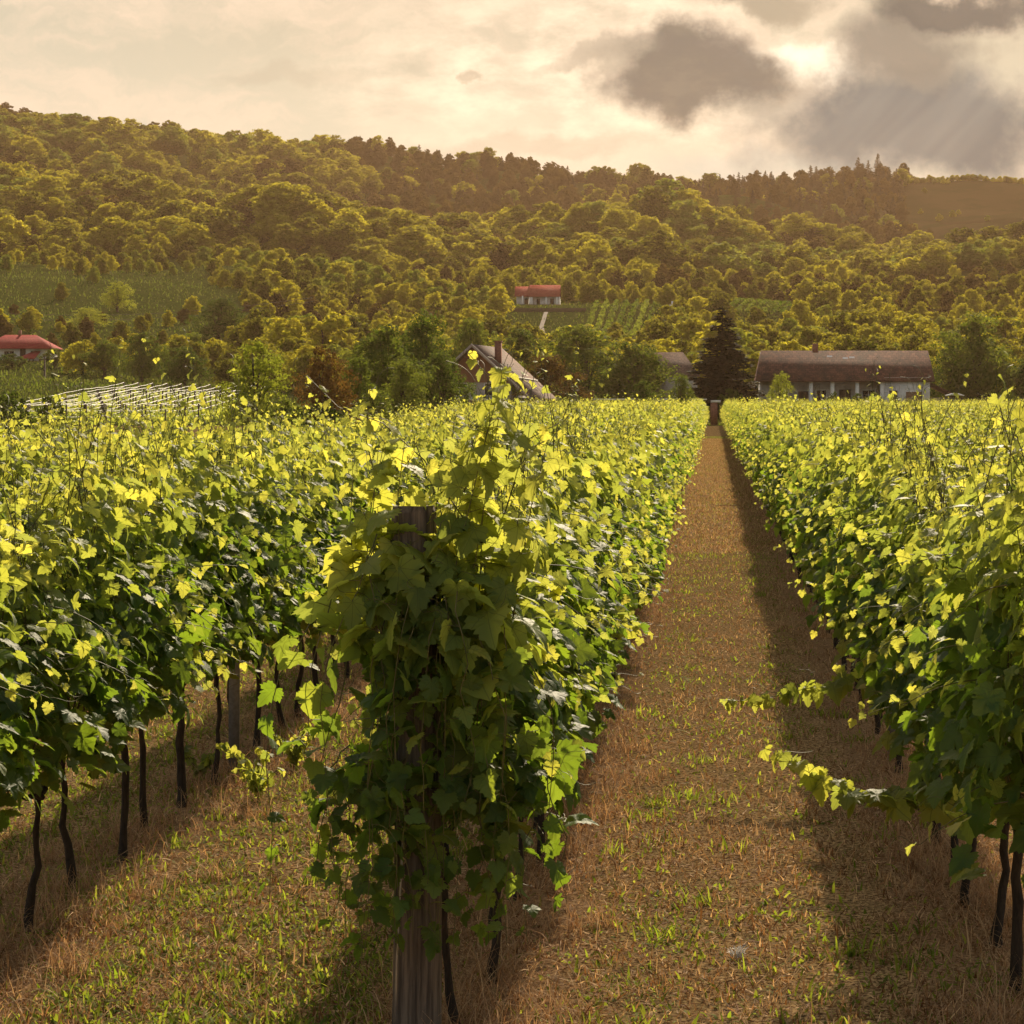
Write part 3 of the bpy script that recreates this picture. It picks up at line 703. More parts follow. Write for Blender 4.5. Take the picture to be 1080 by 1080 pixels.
# ------------------------------------------------------------------ ground cover
def ribbons(mb, base, az, L, lean, wid, nseg, r, age, curve=1.0, flat=None):
    n_ = len(base); t = np.linspace(0, 1, nseg + 1)
    d = np.stack([np.cos(az), np.sin(az)], -1)
    th0 = lean[:, None] * t[None] ** .8 * curve + (flat[:, None] if flat is not None else 0)   # angle from vertical
    th0 = np.clip(th0, 0, 1.75)
    ds = (L / nseg)[:, None]
    hx = np.concatenate([np.zeros((n_, 1)), np.cumsum(np.sin(th0[:, 1:]) * ds, 1)], 1); hz_ = np.concatenate([np.zeros((n_, 1)), np.cumsum(np.cos(th0[:, 1:]) * ds, 1)], 1)
    hz_ = np.maximum(hz_, .002)
    c = base[:, None] + np.stack([hx * d[:, :1], hx * d[:, 1:], hz_], -1)
    side = np.stack([-np.sin(az), np.cos(az), r.normal(0, .35, n_)], -1)[:, None] * (wid[:, None] * (1 - .8 * t[None] ** 1.5))[..., None] * .5
    V = np.stack([c - side, c + side], 2).reshape(-1, 3)
    i = (np.arange(n_) * (nseg + 1) * 2)[:, None]; j = (np.arange(nseg) * 2)[None]
    q = np.stack([i + j, i + j + 1, i + j + 3, i + j + 2], -1).reshape(-1, 4)
    col = np.zeros((n_, (nseg + 1) * 2, 4)); col[..., 0] = age[:, None]; col[..., 1] = r.uniform(0, 1, (n_, 1)); col[..., 3] = 1
    mb.add(V, q, col.reshape(-1, 4))
def zone(n_, y0, y1, r, x0=-8.0, x1=3.6, p=1.0):
    """random ground points, denser near"""
    Y = y0 + (y1 - y0) * r.uniform(0, 1, n_) ** (1.5 * p)
    a, b = -.34 * Y - .3, .16 * Y + .3
    X = np.clip(a, x0, x1) + (np.clip(b, x0, x1) - np.clip(a, x0, x1)) * r.uniform(0, 1, n_)
    return X, Y
def rowdist(X): return np.abs(((X - ROW0) / DX + 500.5) % 1 - .5) * DX
def patch(X, Y, s, seed): return _noise2(X, Y, s, seed)
r = rng_(21)
def sub(X, Y, pr): k = r.uniform(0, 1, len(X)) < pr; return X[k], Y[k]
# green sprouts
X, Y = zone(150000, 8.2, 40, r); rd = rowdist(X)
pr = (.24 + .70 * (patch(X, Y, .55, 1) > .35) + .25 * (patch(X, Y, .22, 4) > .3)) * np.where((X < -1.3), 2.3, .62) * np.where(rd < .45, .35, 1) * np.where((rd > .85) & (X > -1), .55, 1.1) * (.6 + .5 * (patch(X, Y, 1.9, 6) > 0))
X, Y = sub(X, Y, pr); gm = MB(); q = len(X); b3 = np.stack([X, Y, np.zeros(q)], -1)
ribbons(gm, b3, r.uniform(0, 6.3, q), r.gamma(4, .006, q) + .014, r.uniform(.5, 1.9, q), r.uniform(.007, .020, q), 2, r, np.clip(r.normal(.4, .3, q), 0, 1))
# longer grass clumps
cx, cy = zone(560, 8.2, 34, r); cx, cy = sub(cx, cy, np.where(cx < -1.2, .9, .35))
for a_, b_ in zip(cx, cy):
    k = int(r.integers(14, 34)); sd_ = r.uniform(.03, .09)
    ribbons(gm, np.stack([a_ + r.normal(0, sd_, k), b_ + r.normal(0, sd_, k), np.zeros(k)], -1), r.uniform(0, 6.3, k), r.uniform(.03, .11, k), r.uniform(.4, 1.7, k), r.uniform(.005, .014, k), 3, r, np.clip(r.normal(.4, .25, k), 0, 1))
X, Y = zone(60000, 30, 150, r, x0=-.75, x1=1.0, p=.667); X, Y = sub(X, Y, .25 + .3 * (patch(X, Y, 1.1, 2) > .2)); q = len(X)
ribbons(gm, np.stack([X, Y, np.zeros(q)], -1), r.uniform(0, 6.3, q), r.uniform(.02, .06, q), r.uniform(.2, 1.4, q), r.uniform(.006, .014, q), 1, r, np.clip(r.normal(.5, .3, q), 0, 1))
tag(gm.build('grass', M['grass']), 'short green grass and clover sprouts between the vine rows', 'grass', kind='stuff')
# brown litter and cut dry grass
X, Y = zone(330000, 8.2, 42, r); X, Y = sub(X, Y, .28 + .36 * (patch(X, Y, .28, 3) > -.1) + .36 * (patch(X, Y, .9, 12) > 0)); q = len(X); lm = MB()
ribbons(lm, np.stack([X, Y, r.uniform(.002, .012, q)], -1), r.uniform(0, 6.3, q), r.gamma(3, .010, q) + .010, r.uniform(0, .6, q), r.uniform(.002, .009, q), 2, r, r.uniform(0, 1, q) ** 2.3, flat=r.uniform(.1, 1.45, q))
X, Y = zone(90000, 36, 140, r, x0=-.8, x1=1.1, p=.667); q = len(X)
ribbons(lm, np.stack([X, Y, np.full(q, .005)], -1), r.uniform(0, 6.3, q), r.uniform(.03, .09, q), r.uniform(0, .6, q), r.uniform(.006, .014, q), 1, r, r.uniform(0, 1, q) ** 1.3, flat=r.uniform(.2, 1.4, q))
tag(lm.build('dry_grass', M['litter']), 'brown cut dry grass lying over the soil', 'dry grass', kind='stuff')
# straw under the rows
X, Y = zone(70000, 8.2, 34, r); pr = np.exp(-(rowdist(X + .05 * np.sin(Y * 3)) / .27) ** 2) * (.12 + .7 * (patch(X, Y, .45, 9) > .15)); X, Y = sub(X, Y, pr); q = len(X); sm_ = MB()
ribbons(sm_, np.stack([X, Y, r.uniform(0, .03, q)], -1), r.uniform(0, 6.3, q), r.uniform(.05, .22, q), r.uniform(.9, 2.2, q), r.uniform(.0025, .006, q), 4, r, np.clip(r.normal(.5, .3, q), 0, 1), flat=r.uniform(.0, .6, q))
# denser tufts of standing straw
cx, cy = zone(460, 8.3, 32, r); kx = np.round((cx - ROW0) / DX) * DX + ROW0 + r.normal(.10, .22, len(cx))
for a_, b_ in zip(kx, cy):
    k = int(r.integers(30, 70)); sd_ = r.uniform(.05, .12)
    ribbons(sm_, np.stack([a_ + r.normal(0, sd_, k), b_ + r.normal(0, sd_, k), np.zeros(k)], -1), r.uniform(0, 6.3, k), r.uniform(.08, .26, k), r.uniform(.6, 2.1, k), r.uniform(.0025, .005, k), 4, r, np.clip(r.normal(.6, .25, k), 0, 1))
tag(sm_.build('straw', M['straw']), 'tangled pale straw heaped along the feet of the vines', 'straw', kind='stuff')
# bent weeds between the rows
def weed(x, y, h, label, seed):
    r = rng_(seed); t = thing('weed_plant', label, 'weed', (x, y, 0), 0)
    st, lf = MB(), MB(); P_, O_, S_, A_ = [], [], [], []
    for q in range(9):
        a = r.uniform(0, 6.3); tt = np.linspace(0, 1, 6); hh = h * r.uniform(.5, 1.1); o = np.array([np.cos(a), np.sin(a), 0])
        sp = o * (tt[:, None] ** 1.6) * hh * .55 + np.array([0, 0, 1]) * (tt[:, None] * hh - .2 * hh * tt[:, None] ** 3)
        st.tube(sp, .0028, 4, cap=False)
        for w in range(1, 6):
            for s_ in range(3):
                oo = nrm(r.normal(0, 1, 3) + np.array([0, 0, .3])); P_.append(sp[w] + oo * .012); O_.append(oo); S_.append(r.uniform(.028, .055)); A_.append(r.uniform(.4, 1))
    st.build('stem', M['cane'], t); scatter_leaves(lf, np.array(P_), np.array(O_), np.array(S_), np.array(A_), r, False); lf.build('foliage', M['vine_leaf'], t)
weed(*at(272, 845, 13.9)[:2], .38, 'bushy yellow leaved weed under the second row of vines', 1)
weed(*at(310, 806, 15.2)[:2], .30, 'smaller yellow weed behind the bushy one beside the vine trunks', 2)
weed(*at(210, 860, 14.6)[:2], .34, 'feathery green weed growing between two vine trunks', 3)
# stick and feather on the path
sk = MB(); sk.tube([(-.25, 0, .02), (0, .03, .03), (.28, -.02, .015)], [.008, .011, .006], 6)
o = sk.build('stick', M['twine']); o.location = (.33, 52, 0); tag(o, 'pale bare stick lying across the grass path', 'stick')
ft = MB(); rf = rng_(8); k = 60; ribbons(ft, np.stack([rf.normal(0, .012, k), rf.normal(0, .012, k), np.full(k, .01)], -1), rf.uniform(0, 6.3, k), rf.uniform(.03, .07, k), rf.uniform(.5, 1.5, k), rf.uniform(.004, .01, k), 3, rf, rf.uniform(0, 1, k))
o = ft.build('feather', M['pale']); o.location = (*at(779, 1012, 9.95)[:2], 0); tag(o, 'small white fluffy feather lying on the dry grass path', 'feather')

# ------------------------------------------------------------------ trees
def tree_meshes(seed, R=4.0, H=9.0, nleaf=3200, ls=.34, mat='tree', lobes=11, base=.22, tall=1.0, trunk=.22, sparse=1.0):
    """crown of irregular leaf clumps plus tapered trunk with limbs; returns (trunk mesh, crown mesh)"""
    r = rng_(seed); tm, cm = MB(), MB()
    zc0, zc1 = H * base, H
    C, Rd = [], []
    for q in range(lobes):
        f = (q + r.uniform(0, 1)) / lobes; z = zc0 + (zc1 - zc0) * (.12 + .72 * f)
        env = R * math.sin(math.pi * min(1, .18 + .80 * f) ** .85) * .78 if tall == 1.0 else R * (1 - .8 * f)
        a = q * 2.4 + r.uniform(-.5, .5); d = env * r.uniform(.35, .8)
        C.append((d * math.cos(a), d * math.sin(a), z)); Rd.append(R * r.uniform(.30, .52) * (1.08 - .35 * f))
    C = np.array(C); Rd = np.array(Rd)
    w = Rd ** 2 / np.sum(Rd ** 2); nl = r.multinomial(nleaf, w)
    P_, O_ = [], []
    for c, rad, k in zip(C, Rd, nl):
        # secondary clumps on every lobe
        m_ = max(6, k // 22); dd = nrm(r.normal(0, 1, (m_, 3)) + np.array([0, 0, .35])); cc = c + dd * rad * r.uniform(.55, 1.08, (m_, 1)) * np.array([1, 1, .85])
        w_ = r.integers(0, m_, k); g_ = r.normal(0, 1, (k, 3)); g_ = nrm(g_) * r.uniform(.3, 1, (k, 1)) ** .5
        p = cc[w_] + g_ * rad * .30 * r.uniform(.6, 1.25, (m_, 1))[w_]
        P_.append(p); O_.append(nrm(.7 * dd[w_] + g_ + r.normal(0, .35, (k, 3))))
    P_ = np.concatenate(P_); O_ = np.concatenate(O_)
    P_[:, 2] = np.maximum(P_[:, 2], .3)
    k = len(P_); tt = nrm(np.cross(O_, r.normal(0, 1, (k, 3)))); bb = np.cross(O_, tt)
    s_ = ls * r.uniform(.5, 1.3, (k, 1))
    q = [P_ - tt * s_ * .55, P_ - bb * s_ * .33 + O_ * s_ * .1, P_ + tt * s_ * .6 - O_ * s_ * .15, P_ + bb * s_ * .36]
    V = np.stack(q, 1).reshape(-1, 3); Fc = np.arange(k * 4).reshape(-1, 4)
    col = np.zeros((k, 4, 4)); col[..., 1] = r.uniform(0, 1, (k, 1)); col[..., 3] = 1
    cm.add(V, Fc, col.reshape(-1, 4))
    z = np.linspace(0, H * .72, 8); wob = np.cumsum(r.normal(0, R * .03, (8, 2)), 0); wob -= wob[0]
    tp = np.stack([wob[:, 0], wob[:, 1], z], -1); tm.tube(tp, trunk * (1 - .85 * z / (H * .74)) + .02, 7)
    for c, rad in zip(C, Rd):
        h0 = min(max(c[2] * .5, H * .12), H * .6); p0 = np.array([np.interp(h0, z, tp[:, 0]), np.interp(h0, z, tp[:, 1]), h0])
        t = np.linspace(0, 1, 5)[:, None]; lp = p0 + (c - p0) * t + np.array([0, 0, -.12]) * np.sin(t * np.pi) * R
        tm.tube(lp, trunk * .38 * (1 - .8 * t[:, 0]) + .01, 5)
    return tm.build('trunk', M['treebark'], mesh_only=True), cm.build('crown', M[mat], mesh_only=True)
def conifer_meshes(seed, R, H, mat, nb=34, dens=26, ls=.42, base=.08, ragged=.25):
    """whorls of drooping boughs round a straight stem"""
    r = rng_(seed); tm, cm = MB(), MB()
    tm.tube([(0, 0, 0), (0.02, 0, H * .5), (0, 0, H * .97)], [R * .07 + .05, R * .04 + .03, .02], 8)
    P_, O_, T_ = [], [], []
    for w in range(nb):
        f = w / nb; z = H * (base + (.97 - base) * f); Lb = R * (1 - f) ** .85 * 1.02 + .15
        m_ = max(4, int(9 * (1 - f) + 4))
        for q in range(m_):
            a = r.uniform(0, 6.283); L = Lb * r.uniform(1 - ragged * 1.6, 1 + ragged * .6); kk = max(6, int(dens * L / R))
            t = r.uniform(.12, 1, kk) ** .8; d = np.array([math.cos(a), math.sin(a), 0]); s = np.array([-d[1], d[0], 0])
            dz_ = -.35 * t * L * .6 + .16 * L * t ** 3
            tm.tube([(0, 0, z), tuple(d * L * .5 + np.array([0, 0, z - .12 * L])), tuple(d * L * .95 + np.array([0, 0, z - .06 * L]))], [.04 * Lb / R + .01, .02, .006], 4, cap=False)
            off = r.normal(0, .16 * L, kk) * (1 - .5 * t)
            P_.append(d * (t * L)[:, None] + s * off[:, None] + np.array([0, 0, 1]) * (z + dz_ - np.abs(off) * .3 + r.normal(0, .04, kk))[:, None])
            O_.append(np.tile(d, (kk, 1))); T_.append(np.tile(s, (kk, 1)))
    P_ = np.concatenate(P_); D = np.concatenate(O_); Sd = np.concatenate(T_); k = len(P_)
    D = nrm(D + r.normal(0, .35, (k, 3)) + np.array([0, 0, -.25])); Nn = nrm(np.array([0, 0, 1]) + r.normal(0, .4, (k, 3))); Sd = nrm(np.cross(Nn, D))
    s_ = ls * r.uniform(.6, 1.3, (k, 1))
    V = np.stack([P_ - D * s_ * .4, P_ + Sd * s_ * .28 - Nn * s_ * .08, P_ + D * s_ * .6, P_ - Sd * s_ * .28 - Nn * s_ * .08], 1).reshape(-1, 3)
    col = np.zeros((k, 4, 4)); col[..., 1] = r.uniform(0, 1, (k, 1)); col[..., 3] = 1
    cm.add(V, np.arange(k * 4).reshape(-1, 4), col.reshape(-1, 4))
    return tm.build('trunk', M['treebark'], mesh_only=True), cm.build('crown', M[mat], mesh_only=True)

def plant_tree(name, cat, label, meshes, x, y, s=(1, 1, 1), rz=0.0, group=None, z=None):
    t = thing(name, label, cat, (x, y, float(height(x, y)) if z is None else z), rz, group); t.scale = s
    a = mkobj('trunk', meshes[0], t); b = mkobj('crown', meshes[1], t)
    return t, b
r = rng_(31)
NEAR = [tree_meshes(400 + q, 4, 9, 12000, .21, 'tree_near', lobes=15, base=.03) for q in range(4)]
NEARL = [tree_meshes(420 + q, 4, 9, 8500, .20, 'tree_light', lobes=13, base=.05) for q in range(2)]
NEARR = [tree_meshes(430 + q, 4, 9, 11000, .20, 'tree_red', lobes=13, base=.02) for q in range(2)]
BUSH = [tree_meshes(440 + q, 1.6, 2.6, 3600, .13, 'tree_near', lobes=9, base=.05, trunk=.06) for q in range(2)]
MID = [tree_meshes(500 + q, 4, 9, 7600, .38, 'tree', lobes=int(8 + q * 3 % 7), base=.08) for q in range(7)]
MIDL = [tree_meshes(520 + q, 4, 9, 7000, .38, 'tree_light', lobes=9, base=.08) for q in range(2)]
DARK = [tree_meshes(560 + q, 4, 9, 7000, .40, 'tree_dark_shade', lobes=9, base=.08) for q in range(3)]
PINE = [conifer_meshes(540 + q, 2.6, 12.5, 'pine', nb=22, dens=16, ls=.7, base=.25, ragged=.5) for q in range(3)]

def big(px, ptop, wpx, Y, meshes, name, cat, label, group=None, z0=None, H0=9.0, R0=4.0, rz=None):
    x = (px - 752) * Y / F; z = float(height(x, Y)) if z0 is None else z0
    top = CZ + (421 - ptop) * Y / F; h = (top - z) / (H0 * 1.03); w = wpx / 2 * Y / F / (R0 * .98)
    return plant_tree(name, cat, label, meshes, x, Y, (w, w, h), r.uniform(0, 6.28) if rz is None else rz, group, z)
G = 'trees between the vineyard and the village'
big(342, 354, 84, 130, NEARR[0], 'broadleaf_tree', 'tree', 'dense reddish brown tree beside the sparse pale green tree at the vineyard edge', G)
big(268, 344, 104, 118, NEARL[0], 'broadleaf_tree', 'tree', 'sparse pale green tree standing over the end of the wire trellises', G)
big(405, 326, 122, 166, NEAR[0], 'broadleaf_tree', 'tree', 'broad dark green tree between the reddish brown tree and the steep roofed house', G)
big(448, 318, 112, 182, NEAR[1], 'broadleaf_tree', 'tree', 'tall dark tree just behind the left side of the steep roofed house', G)
big(378, 366, 92, 140, NEAR[2], 'broadleaf_tree', 'tree', 'low dark rounded tree before the broad dark trees', G)
big(466, 360, 88, 172, NEAR[3], 'broadleaf_tree', 'tree', 'dark tree covering the left side of the boarded gable', G)
big(425, 372, 84, 158, NEAR[1], 'broadleaf_tree', 'tree', 'dark low tree between the rounded tree and the gable', G)
big(110, 352, 62, 340, NEAR[0], 'broadleaf_tree', 'tree', 'dark rounded tree right of the crimson roofed bungalow', G)
big(150, 344, 70, 330, NEAR[2], 'broadleaf_tree', 'tree', 'taller dark tree on the meadow right of the bungalow', G)
big(195, 362, 60, 318, NEAR[1], 'broadleaf_tree', 'tree', 'dark low tree behind the wire trellises', G)
big(232, 308, 78, 420, NEAR[3], 'broadleaf_tree', 'tree', 'large round tree alone on the open meadow slope', G)
big(124, 292, 46, 470, NEARL[0], 'broadleaf_tree', 'tree', 'small light tree alone high on the meadow slope', G)
big(90, 322, 50, 430, NEARL[1], 'broadleaf_tree', 'tree', 'light green tree on the meadow above the bungalow', G)
big(500, 322, 84, 262, NEAR[3], 'broadleaf_tree', 'tree', 'green tree rising beyond the ridge of the steep roofed house', G)
big(580, 366, 92, 216, NEARR[1], 'broadleaf_tree', 'tree', 'orange tinged round tree just right of the steep roofed house', G)
big(616, 330, 136, 262, NEAR[3], 'broadleaf_tree', 'tree', 'large broad green tree rising behind the orange tinged tree', G)
big(668, 350, 110, 255, NEAR[0], 'broadleaf_tree', 'tree', 'green tree with its crown beside the hidden brown roof', G)
big(548, 336, 92, 285, NEAR[2], 'broadleaf_tree', 'tree', 'green tree rising directly behind the steep roofed house', G)
big(677, 396, 46, 218, NEAR[2], 'broadleaf_tree', 'tree', 'small light green tree over the low open shed', G)
big(719, 390, 42, 208, NEAR[1], 'broadleaf_tree', 'tree', 'small tree with a bare slender trunk in front of the hidden brown roof', G)
big(823, 388, 38, 228, NEARL[1], 'broadleaf_tree', 'tree', 'small pointed green tree before the left end of the long farmhouse', G)
big(1030, 322, 130, 264, NEAR[1], 'broadleaf_tree', 'tree', 'large olive green tree right of the long farmhouse', G)
big(1002, 360, 84, 268, NEAR[3], 'broadleaf_tree', 'tree', 'darker tree tucked behind the lean-to of the long farmhouse', G)
big(1085, 372, 84, 262, NEAR[2], 'broadleaf_tree', 'tree', 'dark tree at the right edge beyond the vines', G)
GB = 'bushes by the farmhouse and field edge'
for (px, pt, w, Y, lab) in ((881, 411, 20, 229, 'rounded bush before the porch columns of the long farmhouse'), (904, 413, 22, 229.5, 'low bush under the middle of the farmhouse porch'),
                            (922, 412, 24, 229.2, 'low bush beside the white wall of the farmhouse'), (944, 413, 14, 230, 'narrow bush against the white farmhouse wall'),
                            (770, 408, 34, 226, 'dark bush at the foot of the spruce'), (1060, 408, 26, 240, 'bush under the large olive green tree'),
                            (600, 412, 34, 214, 'low bush under the orange tinged tree'), (555, 418, 20, 183, 'small bush by the corner of the steep roofed house')):
    big(px, pt, w, Y, BUSH[px % 2], 'bush', 'bush', lab, GB, H0=2.6, R0=1.6)
for (px, pt, w, Y, lab) in ((12, 372, 46, 352, 'bush hiding the foot of the bungalow wall'), (58, 366, 40, 356, 'taller bush at the corner of the crimson roofed bungalow'), (10, 409, 84, 96, 'big dark bush at the left edge behind the vines'), (52, 413, 44, 99, 'dark bush at the near corner of the wire trellises'),
                            (-35, 407, 80, 101, 'dark bush partly cut by the left edge'), (300, 418, 60, 112, 'dark low bush under the sparse pale green tree'), (345, 420, 70, 126, 'dark low bush under the reddish brown tree')):
    big(px, pt, w, Y, BUSH[abs(px) % 2], 'bush', 'bush', lab, GB, H0=2.6, R0=1.6)
SPR = conifer_meshes(600, 3.0, 12.2, 'spruce', nb=44, dens=90, ls=.40, base=.05, ragged=.3)
big(762, 319, 92, 232, SPR, 'spruce_tree', 'spruce', 'tall dark spruce left of the long farmhouse', None, H0=12.2 / 1.03, R0=3.0)

# hillside trees
def clear(px, Y):
    """places without trees: meadow, yards, small vineyards, sight lines to the houses"""
    if Y < 300: return not ((330 < px < 700 and Y > 268) or (700 <= px < 1090 and Y > 285))
    if Y < 345 and px < 225: return True
    if px < 78 and Y < 386: return True
    if px < 250 and 345 <= Y < 560: return r.random() < (.90 if Y > 420 else .45)
    if 400 < Y < 545 and 528 < px < 612: return True
    if 430 < Y < 535 and 612 <= px < 700: return True
    if 455 < Y < 497 and 700 <= px < 722: return True
    if 440 < Y < 492 and 762 <= px < 855: return True
    if 492 <= Y < 545 and 762 < px < 852: return True
    if 375 < Y < 400 and 690 < px < 730: return True
    if Y > 900 and px > 957 and Y < 1140: return r.random() < .90
    return False
cand = []
y = 268.0
while y < 1195:
    st = 7.2 if y < 560 else (8.0 if y < 800 else 9.0)
    xa, xb = -.335 * y, .16 * y
    for x in np.arange(xa, xb, st):
        xx, yy_ = x + r.uniform(-.42, .42) * st, y + r.uniform(-.42, .42) * st; px = px_of(xx, yy_)
        if not clear(px, yy_): cand.append((xx, yy_, px))
    y += st
cand.sort(key=lambda c_: c_[1])
cand = [c_ for c_ in cand]
NI = 235
vis = [c_ for c_ in cand if -12 < c_[2] < 1092][:NI]; vids = set(map(id, vis)); far = [c_ for c_ in cand if id(c_) not in vids]
zones = {}
def zone_of(px, Y):
    if px < 260: zn = 'by the crimson roofed bungalow'
    elif px < 500: zn = 'left of the hillside house'
    elif px < 740: zn = 'below the hillside house'
    elif px < 900: zn = 'behind the farmhouse chimney'
    else: zn = 'behind the farmhouse lean-to'
    b = int(Y // 28); return zn, b
for c_ in vis: zones.setdefault(zone_of(c_[2], c_[1]), []).append(c_)
protoc = {}
bands = {}
for (zn, b) in zones: bands.setdefault(zn, []).append(b)
for key, lst in sorted(zones.items()):
    lst.sort(key=lambda c_: c_[2]); zn, b = key; line = sorted(bands[zn]).index(b) + 1
    for q, (x, y, px) in enumerate(lst):
        light = r.random() < .14; pool = MIDL if light else MID; k = int(r.integers(0, len(pool))); ms = pool[k]
        s = r.uniform(.70, 1.2) * (.75 if y < 345 else 1.0)*(.62 if px < 260 and y < 560 else 1); w = s * r.uniform(1.05, 1.45)
        lab = f"{'light' if light else 'olive'} green tree, {ordw(q + 1)} from left in tree line {line} {zn}"
        t, cr_ = plant_tree('broadleaf_tree', 'tree', lab, ms, x, y, (w, w, s), r.uniform(0, 6.28), 'trees on the lower hillside')
        protoc.setdefault(('L' if light else 'M', k), cr_)
# distant wood as a mass
pm_ = MID; keys = [('M', q) for q in range(len(MID))] + [('L', q) for q in range(len(MIDL))]
plist = [protoc[k] for k in keys if k in protoc]
# three individual ridge pines give the pine pattern
ridge = []
for q, (px, Y, hh) in enumerate(((855, 1148, .95), (905, 1146, 1.1), (926, 1144, 1.25))):
    x = (px - 752) * Y / F
    t, cr_ = plant_tree('pine_tree', 'pine', ('ragged pine on the ridge over the farmhouse chimney', 'tall pine on the ridge over the white farmhouse wall', 'tallest pine at the right end of the ridge wood')[q], PINE[q], x, Y, (1.2, 1.2, hh), r.uniform(0, 6), 'pines on the ridge')
    ridge.append(cr_)
for q, (px, Y) in enumerate(((372, 1140), (560, 1142), (700, 1144))):
    t, cr_ = plant_tree('ridge_tree', 'tree', ('rounded dark tree on the skyline above the reddish brown tree', 'dark tree on the skyline above the small hillside house', 'dark tree on the skyline just left of the ridge pines')[q], DARK[q], (px - 752) * Y / F, Y, (1.2, 1.2, 1.1), r.uniform(0, 6), 'dark trees on the skyline')
    ridge.append(cr_)
pts_, kd_, ro_, sc_ = [], [], [], []
for (x, y, px) in far:
    pine = (y > 1000 and 735 < px < 958) and r.random() < .55 or (y > 1000 and 400 < px <= 735 and r.random() < .12)
    z = float(height(x, y)) - .3
    if y > 960 and px >= 957:
        s = r.uniform(.25, .5); kd_.append(int(r.integers(0, len(plist)))); sc_.append((s * 1.3, s * 1.3, s))
    elif pine:
        s = r.uniform(.65, .95) * (1.05 if px > 860 else .85); kd_.append(len(plist) + int(r.integers(0, 3))); sc_.append((s * 1.15, s * 1.15, s))
    elif y > 905 and px + 60 * float(_noise2(x, y, 45, 7)) - (1100 - y) * .35 > 345 and r.random() < .86:  # darker trees paint in the shade of the far slope
        s = r.uniform(.75, 1.25); kd_.append(len(plist) + 3 + int(r.integers(0, 3))); sc_.append((s * 1.1, s * 1.1, s))
    else:
        s = r.uniform(.7, 1.2) + (.6 * r.random() ** 3 if y > 640 else 0); s *= (.78 if y < 640 else 1) * (.6 if (y < 600 and px < 270) else 1); fld = float(_noise2(x, y, 30, 5)); s *= 1 + .22 * fld; kk_ = int(r.integers(0, len(MID))); f2 = float(_noise2(x, y, 55, 8)) + r.normal(0, .35)
        if f2 > .55 and r.random() < .6: kk_ = len(MID) + int(r.integers(0, len(plist) - len(MID)))
        elif f2 < -.6 and r.random() < .4: kk_ = len(plist) + 3 + int(r.integers(0, 3))
        pass; kd_.append(kk_); w = s * (r.uniform(.95, 1.25) if y < 640 else r.uniform(1.15, 1.75)); sc_.append((w, w, s * (.95 if y < 640 else .9)))
    pts_.append((x, y, z)); ro_.append((0, 0, r.uniform(0, 6.28)))
# scrub line on the bare ridge at the right
for q in range(90):
    px = r.uniform(957, 1110); Y = 1150 + r.normal(0, 3); x = (px - 752) * Y / F; s = r.uniform(.2, .42)
    pts_.append((x, Y, float(height(x, Y)) - .2)); ro_.append((0, 0, r.uniform(0, 6.28))); sc_.append((s * 1.5, s * 1.5, s)); kd_.append(int(r.integers(0, len(plist))))
gn_scatter('hillside_forest', pts_, kd_, ro_, sc_, plist + ridge, 'golden lit forest covering the upper hillside up to the ridge', 'forest')
print('forest instances', len(pts_), 'far vines', len(rest))

mg = MB(); rm = rng_(61); q = 60000; U_ = rm.uniform(-20, 1100, q); Y_ = 213 + 370 * rm.uniform(0, 1, q) ** 1.3; k = (U_ < 330) | ((U_ > 500) & (U_ < 870) & (Y_ > 380)) | (Y_ < 262); U_, Y_ = U_[k], Y_[k]; X_ = (U_ - 752) * Y_ / F; q = len(X_)
ribbons(mg, np.stack([X_, Y_, height(X_, Y_) - .05], -1), rm.uniform(0, 6.3, q), rm.uniform(.25, .7, q), rm.uniform(.2, 1.2, q), rm.uniform(.12, .35, q), 2, rm, np.clip(_noise2(X_, Y_, 9, 3) * .3 + .5, 0, 1) * rm.uniform(.5, 1, q))
tag(mg.build('meadow_grass', M['meadow_blade']), 'tufted green and tan grass on the meadow beyond the vineyard', 'grass', kind='stuff')
# ------------------------------------------------------------------ houses
def gable_roof(mb, L, Wd, ze, zr, over=.35, th=.14, x0=0., hipl=0., hipr=0.):
    """ridge along x, eaves at y = +-Wd/2; two (or four) sloped slabs with thickness"""
    a, b = x0 - over, x0 + L + over; w = Wd / 2 + over; sl = (zr - ze) / (Wd / 2); zb = ze - sl * over
    top = [(a, -w, zb), (b, -w, zb), (b, w, zb), (a, w, zb), (a + hipl, 0, zr), (b - hipr, 0, zr)]
    bot = [(p[0], p[1], p[2] - th) for p in top]
    V = top + bot
    q4 = [(0, 1, 5, 4), (2, 3, 4, 5), (6, 10, 11, 7), (8, 11, 10, 9), (0, 6, 7, 1), (2, 8, 9, 3)]
    mb.add(V, q4); tri = [(3, 0, 4), (1, 2, 5), (9, 10, 6), (7, 11, 8)]; 
    base = mb.n - 12
    if hipl or hipr: mb.f.setdefault(3, []).append(np.array(tri) + base)
    mb.f.setdefault(4, []).append(np.array([(0, 3, 9, 6), (1, 7, 8, 2)]) + base) if (hipl or hipr) else mb.f.setdefault(4, []).append(np.array([(0, 4, 10, 6), (4, 3, 9, 10), (1, 7, 11, 5), (5, 11, 8, 2)]) + base)
